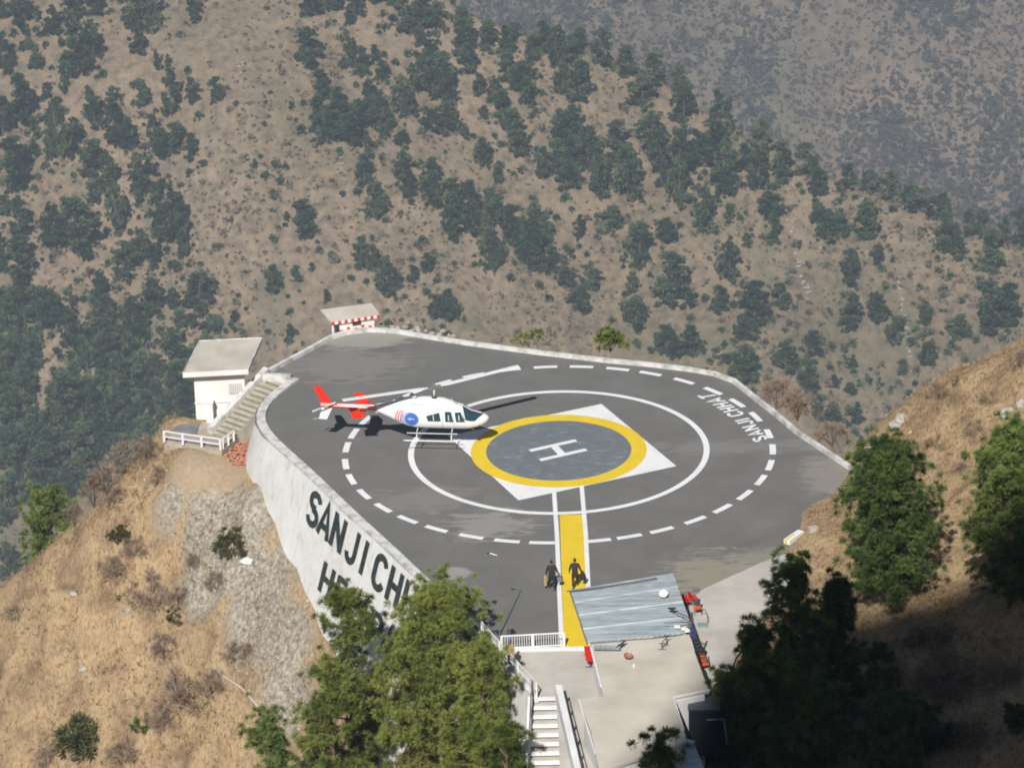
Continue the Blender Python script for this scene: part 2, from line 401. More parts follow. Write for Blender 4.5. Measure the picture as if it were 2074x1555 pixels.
def far_z(x, y):
    x = np.asarray(x, float); y = np.asarray(y, float)
    z = -452 + .62 * (y - 1457) + .02 * x + 30 * vn((x + .4 * y) / 140, y / 300, 41) + 9 * fbm((x + .3 * y) / 50, y / 80, 42, 4)
    return np.maximum(z, -890)
def slope_mat(name, c0, c1, c2, sc, gul=False):
    m, nt, b = new_mat(name, .95, 0, .1)
    v = coords(nt); n1 = noise(nt, .018 * sc, v, 8, .6, .5); n2 = noise(nt, .35 * sc, v, 6, .7)
    r1 = ramp_node(nt, [(.34, c0), (.5, c1), (.66, c2)]); nt.links.new(n1, r1.inputs[0])
    r2 = ramp_node(nt, [(.36, (.5, .51, .5)), (.5, (.92, .91, .9)), (.66, (1.25, 1.22, 1.16))]); nt.links.new(n2, r2.inputs[0])
    c = mixc(nt, .9, r1.outputs[0], r2.outputs[0], 'MULTIPLY')
    n3 = noise(nt, .06 * sc, coords(nt, (1, .5, .5)), 6, .65, .8); r3 = ramp_node(nt, [(.5, (0, 0, 0)), (.66, (.62, .62, .62))]); nt.links.new(n3, r3.inputs[0])
    c = mixc(nt, r3.outputs[0], c, (.135, .13, .085))
    nt.links.new(c, b.inputs['Base Color']); bump(nt, b, n2, .7, 1.2)
    return m
MAT_MT = slope_mat('brown_mountain', (.165, .135, .092), (.225, .175, .122), (.275, .21, .15), 1)
MAT_FAR = slope_mat('far_mountain_ground', (.125, .10, .068), (.17, .13, .09), (.22, .16, .112), .5)
mt = link('mountainside', grid_mesh(uneven(-520, 560, -190, 200, 1.8, 12), np.concatenate([np.arange(300, 560, 8), np.arange(560, 930, 1.8), np.arange(930, 1300, 9)]), mount_z, MAT_MT, 'mountainside')); tag(mt, kind='structure')
fm = link('far_mountain', grid_mesh(np.arange(-800, 1000, 9), np.arange(1000, 1950, 9), far_z, MAT_FAR, 'far_mountain')); tag(fm, kind='structure')
vf = MB(); vf.sheet([(-1400, -450), (1400, -450), (1400, 2100), (-1400, 2100)], -892)
tag(vf.build('valley_floor', MAT_FAR), kind='structure')

def cast(px, py, f, t0=600, t1=1400, n=900):
    px = np.atleast_1d(px).astype(float); py = np.atleast_1d(py).astype(float)
    d = FW[None] * FPX + CR[None] * (px - W0 / 2)[:, None] + CU[None] * (H0 / 2 - py)[:, None]; d /= np.linalg.norm(d, axis=1)[:, None]
    ts = np.linspace(t0, t1, n); P = CAM + d[:, None, :] * ts[None, :, None]
    below = P[..., 2] < f(P[..., 0], P[..., 1]); k = below.argmax(1); ok = below.any(1)
    return P[np.arange(len(px)), k], ok

# ================================================================== VEGETATION
def rdirs(n, g, up=.0):
    d = g.normal(size=(n, 3)); d[:, 2] += up; return d / np.linalg.norm(d, axis=1)[:, None]
def tufts(cent, rad, K_, wid, g, up=.35, out=None, outw=.0):
    """needle clumps: K_ narrow triangles springing from each centre"""
    n = len(cent); rad = np.broadcast_to(rad, (n,)); C_ = np.repeat(cent, K_, 0); R_ = np.repeat(rad, K_)
    d = g.normal(size=(n * K_, 3)); d[:, 2] += up
    if out is not None: d += np.repeat(out, K_, 0) * outw
    d /= np.linalg.norm(d, axis=1)[:, None]
    s = np.cross(d, rdirs(n * K_, g)); s /= np.linalg.norm(s, axis=1)[:, None] + 1e-9
    L = R_ * g.uniform(.65, 1.15, n * K_); w_ = wid * R_ * g.uniform(.7, 1.3, n * K_)
    a = C_ + d * (L * .12)[:, None]; tip = C_ + d * L[:, None]; mid = C_ + d * (L * .62)[:, None]
    V = np.stack([a, mid + s * w_[:, None], tip, mid - s * w_[:, None]], 1).reshape(-1, 3)
    F = np.arange(len(V)).reshape(-1, 4)
    tone = np.repeat(g.uniform(0, 1, n), K_) * .6 + g.uniform(0, .4, n * K_)
    return V, F, tone
def crown_pts(n, H, R, base, g, shape='pine', ecc=.9):
    """clump centres of an irregular crown made of limbs with gaps between them"""
    P = []; O = []; limbs = []
    nl = max(5, int(n / 7))
    for i in range(nl):
        h = base + (1 - base) * ((i + g.uniform(0, .9)) / nl)
        u = (h - base) / (1 - base)
        if shape == 'pine': rr = R * (math.sin(math.pi * min(1, .16 + .80 * u))**.75) * (1.08 - .45 * u)
        elif shape == 'round': rr = R * (math.sin(math.pi * min(1, .12 + .82 * u))**.6)
        else: rr = R * (1.05 - u)**.8 * (.5 + .5 * min(1, u * 6))
        rr *= g.uniform(.6, 1.03); a = g.uniform(0, 2 * math.pi); lift = g.uniform(.05, .3) * rr
        e = np.array([math.cos(a) * rr, math.sin(a) * rr, h * H + lift - .1 * rr]); o = np.array([0, 0, h * H - .15 * rr])
        limbs.append((o, e))
        for j in range(max(3, int(n / nl))):
            t = g.uniform(.35, 1.0); q = o + (e - o) * t
            q = q + g.normal(size=3) * np.array([.16, .16, .12]) * R * (.5 + .5 * t)
            P.append(q); dd = q - np.array([0, 0, q[2] - .5]); O.append(dd / np.linalg.norm(dd))
    for j in range(max(3, n // 24)):
        P.append(np.array([g.normal() * .06 * R, g.normal() * .06 * R, H * g.uniform(.93, 1.0)])); O.append(np.array([0, 0, 1.]))
    return np.array(P), np.array(O), limbs
MAT_BARK = varied('bark', (.09, .06, .045), (.2, .14, .1), 6, .95, world=False)
MAT_FARPINE = leafy('far_pine_needles', (.026, .05, .028), (.064, .102, .05), (.14, .18, .085), .3)
MAT_FAROLIVE = leafy('far_olive_leaves', (.09, .09, .06), (.145, .135, .095), (.20, .18, .13), .3)
MAT_PINE = leafy('pine_needles', (.07, .105, .026), (.175, .215, .05), (.30, .335, .085), .9)
MAT_PINE2 = leafy('deep_pine_needles', (.06, .10, .034), (.14, .20, .056), (.25, .31, .09), .8)
MAT_TWIG = varied('bare_twigs', (.20, .145, .11), (.33, .25, .195), 1.2, .95)
MAT_OLIVE = leafy('olive_leaves', (.06, .07, .03), (.13, .14, .06), (.22, .21, .11), 1.5)

def trunk_mb(H, r, limbs, lean=(0, 0), n=7, lr=.25, top=.97):
    mb = MB(); k = 6
    mb.tube([(lean[0] * (i / k)**1.5, lean[1] * (i / k)**1.5, -1.2 + (H * top + 1.2) * i / k) for i in range(k + 1)], [r * (1 - .86 * i / k) for i in range(k + 1)], n)
    for o, e in limbs:
        mb.tube([o, (o + e) / 2 + np.array([0, 0, .03 * H * .2]), e], [r * lr, r * lr * .7, r * lr * .25], 4)
    return mb
# far-slope pine variants (12 m tall at scale 1)
protos = []
for i in range(9):
    g = np.random.default_rng(100 + i); shape = ['pine', 'round', 'pine', 'cone', 'pine', 'round', 'pine', 'cone', 'round'][i]
    Rr = [3.4, 3.9, 3.0, 2.5, 3.6, 3.4, 3.2, 2.9, 3.7][i]; base = [.1, .15, .08, .05, .22, .12, .1, .05, .25][i]
    P, O, limbs = crown_pts(120, 12, Rr, base, g, shape)
    V, F, t = tufts(P, g.uniform(.7, 1.2, len(P)), 24, .2, g, .3, O, .8)
    protos.append((npmesh('crown', V, F, MAT_FARPINE, t), Rr))
    tb = trunk_mb(12, .28, limbs[::3], n=5); o = tb.build('trunk', MAT_BARK); tm = o.data; bpy.data.objects.remove(o); protos[-1] = (*protos[-1], tm)

Z = 2.9614; Z3 = 2.3730
R1 = """20,0,140,80;125,-40,190,120;230,55,140,50;320,65,195,110;275,190,230,35;25,220,470,110;175,240,310,45;220,335,435,100;440,-60,180,120;570,-80,110,110;470,130,470,180;560,150,400,110;790,-90,210,170;870,-40,180,90;830,180,335,110;940,-50,165,90;1165,-20,150,105;385,380,560,70;130,460,760,190;20,600,820,120;300,515,770,100;530,530,620,60;570,600,790,120;690,540,700,90;690,640,900,180;770,730,900,110;385,650,990,130;450,730,870,100;310,760,970,100;205,860,955,65;850,500,670,100;1010,340,420,40;940,325,430,35;1030,440,740,120;1155,480,640,75;1295,475,645,80;930,700,950,90;1060,750,900,150;1150,820,980,80;970,800,960,70;90,850,1140,180;560,860,1080,160;650,950,1200,120;860,950,1160,170;550,1110,1240,90;830,1150,1250,60;700,1130,1420,140;1000,1110,1480,200;1090,1180,1440,90;1100,1380,1555,100;30,1180,1300,90;120,1200,1450,130;330,1250,1530,180;470,1200,1555,230;10,1400,1560,50;850,1390,1600,130;1820,1220,1430,150;1720,1280,1330,35;1600,1040,1090,35;1530,970,1040,35;1745,620,670,30;1850,190,380,180;1880,-50,120,150;2000,-60,80,110"""
R2 = """350,-60,140,130;230,-40,80,120;470,-60,40,90;300,210,440,100;400,300,470,100;470,290,400,70;520,380,490,90;150,440,600,110;250,540,720,140;130,600,810,130;440,490,660,110;390,620,800,150;500,560,780,110;330,700,880,170;190,680,880,150;540,670,840,110;430,830,910,60;640,800,900,100;600,-30,70,120;680,60,230,150;760,-20,180,160;850,30,180,90;740,180,290,80;800,260,420,120;730,330,580,140;880,340,560,150;640,480,700,120;820,430,600,130;920,460,650,100;680,560,730,100;900,620,830,140;810,680,800,110;990,60,160,120;1010,140,350,150;1030,280,450,130;1150,150,310,130;1260,170,330,110;1310,150,240,90;1100,460,580,80;1190,490,640,120;1230,560,720,130;1270,340,520,130;1370,390,570,150;1390,480,660,110;1420,220,380,110;1480,140,320,140;1560,180,400,140;1640,240,430,130;1700,150,260,110;1700,380,620,150;1600,400,560,110;1290,670,840,140;1350,800,950,130;1010,760,840,60;1120,840,990,110;1210,1000,1110,80;1130,650,740,50;1670,660,880,150;1600,690,940,140;1560,860,1060,150;1660,850,1080,150;1750,780,1000,150;1480,900,1100,110;1620,1000,1140,130;410,940,1120,110;480,1120,1330,140;650,930,1110,110;680,1040,1210,110;810,960,1120,110;820,1060,1280,130;940,1090,1300,150;930,1250,1470,120;1040,1100,1350,150;1060,1250,1420,130;1180,1150,1400,160;1150,1330,1560,120;1290,1240,1500,150;1430,1240,1420,110;1400,1330,1560,170;1490,1300,1480,90"""
R3 = """50,160,330,110;165,230,370,120;290,265,410,130;420,310,430,95;240,380,510,140;440,420,610,120;600,440,580,90;655,490,620,60;290,560,760,130;120,590,800,130;170,720,980,150;30,760,960,120;330,640,820,110;330,780,920,90;420,640,900,120;420,780,1010,110;500,640,820,130;590,600,780,160;640,700,900,130;630,820,970,110;730,700,830,100;810,600,800,110;800,740,930,110;910,700,880,110;1020,700,860,120;1080,820,950,100;1230,760,850,90;1330,800,880,100;1430,800,920,120;1540,880,970,130;1640,940,1010,90;1680,880,960,90;1810,950,1030,80;1870,990,1080,90;1980,1000,1070,70;540,910,1110,110;655,990,1070,50;95,1000,1130,90;850,940,1040,130;870,1040,1190,80;1090,990,1100,90;1130,1040,1180,110;1190,1020,1150,90;1320,980,1140,130;1700,1030,1220,110;1750,1130,1260,90;1920,1110,1310,130;2050,1020,1200,100;230,1090,1270,140;350,1060,1180,110;380,1220,1460,190;450,1400,1500,90;660,1180,1360,110;740,1130,1200,50;610,1380,1510,100;780,1360,1555,160;900,1370,1490,90;1240,1210,1390,90;1370,1190,1280,60;1250,1420,1600,110;1360,1420,1560,110;1600,1480,1560,80;1900,1370,1600,140;2000,1370,1560,130;210,1440,1600,120;190,1320,1430,70"""
R4 = """15,350,480,60;130,240,470,200;120,440,600,150;110,560,730,140;10,740,820,80;750,290,500,170;930,300,430,70;610,460,640,110;630,600,760,130;310,570,820,170;410,690,920,120;440,600,650,70;600,730,900,190;640,830,1020,170;800,600,840,140;920,500,720,160;1040,560,680,80;1200,470,640,200;1210,640,720,100;1080,690,800,100;1150,710,780,80;1050,800,1000,150;940,950,1120,110;1050,1060,1240,110;840,870,940,50;730,980,1180,150;50,930,1120,120;150,1050,1260,160;400,1060,1340,200;560,1140,1350,120;330,1120,1420,150;720,1180,1420,170;60,1180,1420,150;190,1320,1460,130;980,1290,1390,70;500,1370,1555,180;300,1400,1600,150;120,1440,1600,160;20,840,1000,100;1060,390,460,60;1640,420,610,110;1780,480,510,80;1960,570,650,50;1740,770,850,60;1410,690,750,60;1870,400,450,40"""
R5 = """390,700,890,120;460,740,880,90;540,820,1060,140;600,890,1000,80;700,860,960,75;790,790,900,90;830,1040,1200,100;910,1010,1220,120;1180,700,910,110;1380,600,870,130;1450,650,890,130;1540,750,920,110;1700,560,720,60;1630,880,990,120;1760,850,1030,110;1710,990,1170,110;2020,1070,1230,120"""
R6 = """1460,580,700,90;1610,700,810,95;1760,570,700,90;350,620,740,100;470,630,760,110;400,680,770,90;730,730,880,150;930,700,850,130;1030,780,960,110;1070,930,1080,60;1160,860,920,50;1250,780,840,60;1240,900,950,60;1490,820,870,50;1150,1000,1080,90;1250,1020,1100,110;730,590,690,100;640,760,800,90;1060,650,760,90"""
R7 = """40,60,220,150;200,120,300,170;330,60,260,150;300,260,400,120;30,280,480,130;30,560,720,100;160,30,150,140;450,0,120,100"""
def sk(name, pts):   # individually described lone trees: nearest entry takes the label
    return pts
rows = []
for txt, ox, oy, k in ((R1, 0, 0, Z), (R2, 600, 0, Z), (R3, 1200, 0, Z3), (R4, 0, 400, Z), (R5, 600, 250, Z), (R6, 1200, 400, Z3), (R7, 0, 850, 2.206)):
    for e in txt.split(';'):
        a, t_, b_, w_ = map(float, e.split(',')); rows.append((ox + a / k, oy + t_ / k, oy + b_ / k, w_ / k))
rows = np.array(rows)
hit, ok = cast(rows[:, 0], rows[:, 2] - 3, mount_z)
for dy_ in (6, 14, 22, 32, 44):
    h2_, ok2 = cast(rows[:, 0], rows[:, 2] + dy_, mount_z); u_ = ok2 & ~ok; hit[u_] = h2_[u_]; rows[u_, 2] += dy_; rows[u_, 1] += dy_ * .5; ok = ok | ok2
tan_, okf = cast(rows[:, 0], rows[:, 2] - 3, far_z, 1200, 3000, 700)
special = {(389, 188): ('slender young tree alone on the bare slope, left one of a matching pair', ),
           (436, 188): ('slender young tree alone on the bare slope, right one of a matching pair', ),
           (614, 445): ('broad lone tree in the middle of the bare brown slope above the far striped hut', ),
           (625, 96): ('thin-crowned bent grey-green tree near the top of the bare brown slope', ),
           (762, 405): ('egg-shaped dark pine alone above the bare slope, just left of the diagonal pine belt', ),
           (1757, 445): ('round-topped pine standing at the head of the two pale rock gullies on the right slope', ),
           (554, 575): ('lone dark bush-like pine on the bare slope between white hut and striped hut', ),
           (1878, 715): ('small round tree beside the pale gully just above the grassy hill on the right', ),
           (74, 130): ('small round dark pine in the clearing of the upper left wood', ),
           (317, 122): ('thin bright green sapling in the grass below the upper left pines', ),
           (836, 555): ('small upright pine, alone below the middle of the diagonal belt', ),
           (394, 30): ('single oval pine near the top edge, right of the upper left wood', )}
used = set()
GRP = {}
for i, (px, py0, py1, wd) in enumerate(rows):
    if ok[i]: P, f = hit[i], mount_z
    elif okf[i]: P, f = tan_[i], far_z
    else: continue
    dist = float((P - CAM) @ FW); Hm = (py1 - py0 + 3) / FPX * dist / .93; Wm = wd / FPX * dist
    pm, Rr, tm = protos[int(rng.integers(0, 9))]
    small = (py1 - py0) < 34
    cyp = (py0 + py1) / 2
    lab = None; cat = 'pine tree'; grp = None
    for (sx, sy), v in special.items():
        if (sx, sy) not in used and abs(px - sx) < 12 and abs(cyp - sy) < 22: lab = v[0]; used.add((sx, sy)); cat = 'tree'; break
    if lab is None:
        ycrest = np.interp(px, [p[0] for p in crest_px], [p[1] for p in crest_px])
        if py1 < ycrest + 62 and px > 850: lab, grp = 'dark pine on the crest of the wooded ridge, hazy farther slope behind it', 'pines along the ridge crest'
        elif px < 480 and py1 < 330: lab, grp = 'blue-green pine in the open wood filling the upper left corner', 'pines in the upper left wood'
        elif px < 480 and py1 < 600: lab, grp = 'blue-green pine in the left-hand wood halfway down the far slope', 'pines in the middle left wood'
        elif px < 480 and py1 < 780: lab, grp = 'dark pine in the wood left of and above the white hut roof', 'pines above the white hut'
        elif px < 480: lab, grp = 'dark pine low on the far slope, left of the white hut and terrace', 'pines left of the white hut'
        elif px < 1010 and py1 < 330: lab, grp = 'dark pine in the high grove between the bare slope and the ridge', 'pines in the high middle grove'
        elif px < 1190 and py1 < 640: lab, grp = 'dark pine in the diagonal belt running down the middle of the far slope', 'pines in the diagonal belt'
        elif px < 1190: lab, grp = 'pine just above the far edge kerb of the helipad', 'pines above the far kerb'
        elif px < 1560 and py1 < 480: lab, grp = 'tall dark pine in the dense stand just below the ridge crest', 'pines in the stand below the ridge'
        elif px < 1640 and py1 < 640: lab, grp = 'scattered pine halfway down the far slope, below the dense ridge stand', 'scattered pines on the mid right slope'
        elif px < 1640: lab, grp = 'dark pine low on the far slope behind the rounded kerb corner', 'pines behind the rounded corner'
        else: lab, grp = 'scattered pine around the pale gullies on the right-hand slope', 'pines around the gullies'
        if small: lab = 'small pine'; grp = 'small ' + grp
    r = empty('pine_tree', (P[0], P[1], P[2] - .3), rng.uniform(0, 6.28))
    if grp: GRP.setdefault(grp, []).append((px, py1, r))
    sc = min(Hm / 12.3, 2.0); sx = min(2.1, max(.35, Wm / (2 * Rr * .88)))
    r.scale = (sx, sx, sc); tag(r, lab, cat, grp)
    link('crown', pm, r); link('trunk', tm, r)

ORD = ['first', 'second', 'third', 'fourth', 'fifth', 'sixth', 'seventh', 'eighth', 'ninth', 'tenth', 'eleventh', 'twelfth']
SHORT = {'pines along the ridge crest': 'dark pine on the ridge crest', 'pines in the upper left wood': 'pine in the upper left wood', 'pines in the middle left wood': 'pine in the left wood halfway down',
         'pines above the white hut': 'dark pine in the wood above white hut roof', 'pines left of the white hut': 'dark pine low left of the white hut', 'pines in the high middle grove': 'dark pine in the high grove under the ridge',
         'pines in the diagonal belt': 'pine in the diagonal belt mid slope', 'pines above the far kerb': 'pine just above the far kerb', 'pines in the stand below the ridge': 'tall pine in the stand below ridge',
         'scattered pines on the mid right slope': 'scattered pine on the middle right slope', 'pines behind the rounded corner': 'low pine behind the rounded kerb corner', 'pines around the gullies': 'pine around the pale gullies'}
def ordinals(items, short, per=7):
    items = sorted(items, key=lambda q: q[1]); nr = max(1, math.ceil(len(items) / per)); k = 0
    for ri in range(nr):
        m_ = (len(items) - k + nr - ri - 1) // (nr - ri); row = sorted(items[k:k + m_], key=lambda q: q[0]); k += m_
        for ci, q in enumerate(row):
            q[2]['label'] = short + (', ' + ORD[ri] + ' row down' if nr > 1 else '') + (', ' + ORD[ci] + ' from left' if len(row) > 1 else '')
for gname, items in GRP.items():
    b_ = gname.replace('small ', '')
    ordinals(items, ('small ' if gname != b_ else '') + SHORT[b_].replace('tall ', '' if gname != b_ else 'tall '))

# low scrub on the far slopes: nobody could count it
def blob_field(pts, sizes, g, mat, name, K_=9, flatness=.7):
    n = len(pts); V, F, t = tufts(pts, sizes, K_, .5, g, .9)
    return link(name, npmesh(name, V, F, mat, t))
g = np.random.default_rng(5)
n = 60000; X = g.uniform(-210, 230, n); Y = g.uniform(600, 905, n)
den = fbm(X / 30, Y / 30, 60, 3); keep = (den + g.uniform(-.9, .9, n) > .0) & (Y < np.interp(X, cx_, cy_) + 4); X, Y = X[keep], Y[keep]
sz = g.uniform(.3, 1.0, len(X)) * (1 + .9 * (g.uniform(0, 1, len(X)) > .92))
MAT_SCRUB = leafy('dry_scrub', (.17, .145, .10), (.23, .19, .135), (.29, .24, .175), .12)
tag(blob_field(np.stack([X, Y, mount_z(X, Y) + .1], -1), sz, g, MAT_SCRUB, 'dry_scrub'), 'low dry brown scrub dotted all over the bare mountainside', 'scrub', kind='stuff')
_T = np.array([r_.location[:] for it in GRP.values() for _, _, r_ in it if r_.location.y < 960])
_pl = g.uniform(0, 1, (1500, 2)) * np.array([520, 480]) + np.array([-30, 600]); _pl = _pl[(_pl[:, 0] < 440) & (_pl[:, 1] > 560 + .25 * _pl[:, 0])]; _hl, _ol = cast(_pl[:, 0], _pl[:, 1], mount_z); _hl = _hl[_ol]; _hl = _hl[fbm(_hl[:, 0] / 14, _hl[:, 1] / 14, 91, 3) > -.35]
_j = g.integers(0, len(_T), 1100); UX = np.concatenate([_T[_j, 0] + g.normal(0, 3., 1100), _hl[:, 0]]); UY = np.concatenate([_T[_j, 1] + g.normal(0, 4., 1100), _hl[:, 1]]); _nu = len(UX)
tag(blob_field(np.stack([UX, UY, mount_z(UX, UY) + .3], -1), np.where(np.arange(_nu) < 1100, g.uniform(.6, 1.6, _nu), g.uniform(1.3, 3.2, _nu)), g, MAT_FARPINE, 'undergrowth', 26), 'dark green undergrowth filling the gaps between the mountainside pines', 'undergrowth', kind='stuff')
n = 6500; X = g.uniform(-200, 230, n); Y = g.uniform(600, 900, n)
xr = np.interp(X, [-200, -60, 0, 40, 200], [.45, .16, .5, .8, .9]); keep = (g.uniform(0, 1, n) < xr) & (fbm(X / 24, Y / 24, 66, 3) > -.15) & (Y < np.interp(X, cx_, cy_) + 2); X, Y = X[keep], Y[keep]
tag(blob_field(np.stack([X, Y, mount_z(X, Y) + .3], -1), g.uniform(.7, 1.9, len(X)), g, MAT_FAROLIVE, 'green_scrub', 14), 'grey-green bushes thickening towards the right of the mountainside', 'bushes', kind='stuff')
n = 150000; X = g.uniform(-200, 360, n); Y = g.uniform(1180, 1900, n); keep = (fbm(X / 22, Y / 40, 70, 4) + .5 * vn(X / 90, Y / 120, 71) + g.uniform(-.8, .8, n) > .12); X, Y = X[keep], Y[keep]
MAT_FARBUSH = leafy('far_bushes', (.075, .07, .048), (.11, .098, .068), (.145, .118, .085), .03)
tag(blob_field(np.stack([X, Y, far_z(X, Y) + .6], -1), g.uniform(.9, 2.9, len(X)), g, MAT_FARBUSH, 'far_bushes', 9), 'hazy grey-green bush cover on the farther mountain', 'bushes', kind='stuff')

n = 90000; X = g.uniform(-200, 360, n); Y = g.uniform(1180, 1900, n)
MAT_FARSCRUB = leafy('far_scrub', (.10, .085, .06), (.145, .115, .085), (.20, .155, .11), .05)
tag(blob_field(np.stack([X, Y, far_z(X, Y) + .3], -1), g.uniform(.5, 1.9, n), g, MAT_FARSCRUB, 'far_scrub', 7), 'fine brown scrub all over the farther hazy mountain', 'scrub', kind='stuff')

# pale rock streaks in the gullies of the right-hand slope
def ico(sub=1):
    bm = bmesh.new(); bmesh.ops.create_icosphere(bm, subdivisions=sub, radius=1); v = np.array([x.co[:] for x in bm.verts]); f = np.array([[q.index for q in y.verts] for y in bm.faces]); bm.free(); return v, f
IV, IF_ = ico(1); IV2, IF2 = ico(2)
def rocks(P, sz, g, mat, name, flat_=.6, v=IV, f=IF_):
    n = len(P); k = len(v); V = v[None] * (1 + g.uniform(-.3, .3, (n, k, 1))) * (sz[:, None, None] * g.uniform(.6, 1.2, (n, 1, 3)) * np.array([1, 1, flat_])) + P[:, None]
    F = f[None] + (np.arange(n) * k)[:, None, None]
    return link(name, npmesh(name, V.reshape(-1, 3), F.reshape(-1, 3), mat))
MAT_ROCK = varied('pale_rock', (.24, .215, .185), (.46, .43, .39), 2., .9, spec=.2)
pp = []
for line, n_, wd in (([(1603, 360), (1600, 440), (1608, 500), (1628, 570), (1645, 600)], 170, 3.2), ([(1745, 375), (1750, 440), (1758, 520)], 70, 2.6), ([(1822, 560), (1828, 620), (1838, 680), (1845, 760)], 190, 3), ([(1650, 450), (1660, 520)], 10, 6),
                    ([(690, 310), (688, 345)], 26, 4), ([(1200, 25), (1065, 40)], 1, 2), ([(495, 110), (488, 140)], 16, 1.5), ([(1135, 395), (1150, 400)], 9, 3)):
    L = np.array(line, float); u = np.sort(g.uniform(0, len(L) - 1, n_)); i = np.minimum(u.astype(int), len(L) - 2); q = L[i] + (L[i + 1] - L[i]) * (u - i)[:, None]
    q[:, 0] += g.normal(0, wd, n_); q[:, 1] += g.normal(0, 4, n_); pp.append(q)
pp = np.concatenate(pp); hh, okk = cast(pp[:, 0], pp[:, 1], mount_z); hh = hh[okk]
tag(rocks(hh, g.uniform(.25, .75, len(hh)), g, MAT_ROCK, 'gully_rocks', .35), 'pale broken rock in the gullies of the right-hand slope', 'rocks', kind='stuff')

# ================================================================== HELIPAD
def arc(cx, cy, rx, ry, a0, a1, n=8):
    return [(cx + rx * math.cos(math.radians(a0 + (a1 - a0) * i / n)), cy + ry * math.sin(math.radians(a0 + (a1 - a0) * i / n))) for i in range(n + 1)]
FONT = {
 'S': (.62, [arc(.31, .74, .25, .20, 10, 180, 8) + arc(.31, .74, .25, .20, 200, 270, 4)[0:] + arc(.31, .27, .25, .21, 90, 0, 5) + arc(.31, .27, .25, .21, -15, -170, 9)]),
 'A': (.70, [[(.06, .0), (.35, .97), (.64, .0)], [(.17, .30), (.53, .30)]]),
 'N': (.66, [[(.07, 0), (.07, 1)], [(.07, .93), (.59, .07)], [(.59, 0), (.59, 1)]]),
 'J': (.56, [[(.49, 1), (.49, .27)] + arc(.28, .27, .21, .21, -10, -180, 8)]),
 'I': (.18, [[(.09, 0), (.09, 1)]]),
 'C': (.64, [arc(.33, .69, .26, .25, 15, 180, 8) + arc(.33, .31, .26, .25, 180, 345, 8)]),
 'H': (.64, [[(.07, 0), (.07, 1)], [(.57, 0), (.57, 1)], [(.07, .5), (.57, .5)]]),
 'T': (.64, [[(.0, .93), (.64, .93)], [(.32, 0), (.32, .9)]]),
 'E': (.56, [[(.07, 0), (.07, 1)], [(.07, .93), (.56, .93)], [(.07, .5), (.5, .5)], [(.07, .07), (.56, .07)]]),
 'L': (.54, [[(.07, 0), (.07, 1)], [(.07, .07), (.54, .07)]]),
 'P': (.60, [[(.07, 0), (.07, 1)], [(.07, .93), (.34, .93)] + arc(.34, .705, .21, .225, 75, -75, 7) + [(.34, .48), (.07, .48)]]),
 'D': (.62, [[(.07, 0), (.07, 1)], [(.07, .93), (.28, .93)] + arc(.28, .66, .27, .27, 75, 0, 5) + arc(.28, .34, .27, .27, 0, -75, 5) + [(.28, .07), (.07, .07)]]),
 '2': (.58, [arc(.29, .72, .22, .21, 170, -20, 8) + [(.07, .07), (.55, .07)]]),
}
def ribbon(pts, t):
    P = [np.array(p, float) for p in pts]; n = len(P); L = []; R_ = []
    for i in range(n):
        d = P[min(i + 1, n - 1)] - P[max(i - 1, 0)]; d /= np.linalg.norm(d); nn = np.array([-d[1], d[0]])
        d1 = P[min(i + 1, n - 1)] - P[i] if i < n - 1 else P[i] - P[i - 1]; d1 /= np.linalg.norm(d1)
        k = min(1.6, 1 / max(.4, abs(nn @ np.array([-d1[1], d1[0]])))); L.append(P[i] + nn * t / 2 * k); R_.append(P[i] - nn * t / 2 * k)
    v = [p for q in zip(L, R_) for p in q]; return v, [(2 * i, 2 * i + 1, 2 * i + 3, 2 * i + 2) for i in range(n - 1)]
def put_text(mb, text, t, mapper, widths=None, gap=.2, xs=None, sx=1.):
    """mapper(x, y, lift) -> world point; x in letter-height units"""
    x = 0.
    for i, ch in enumerate(text):
        if ch == ' ': x += .45; continue
        wd, st = FONT[ch]
        if xs: x = xs[i]
        for k, pl in enumerate(st):
            v, f = ribbon(pl, t); mb.add([mapper(x + p[0] * sx, p[1], k * .0015) for p in v], f)
        x += wd * sx + gap
    return x - gap

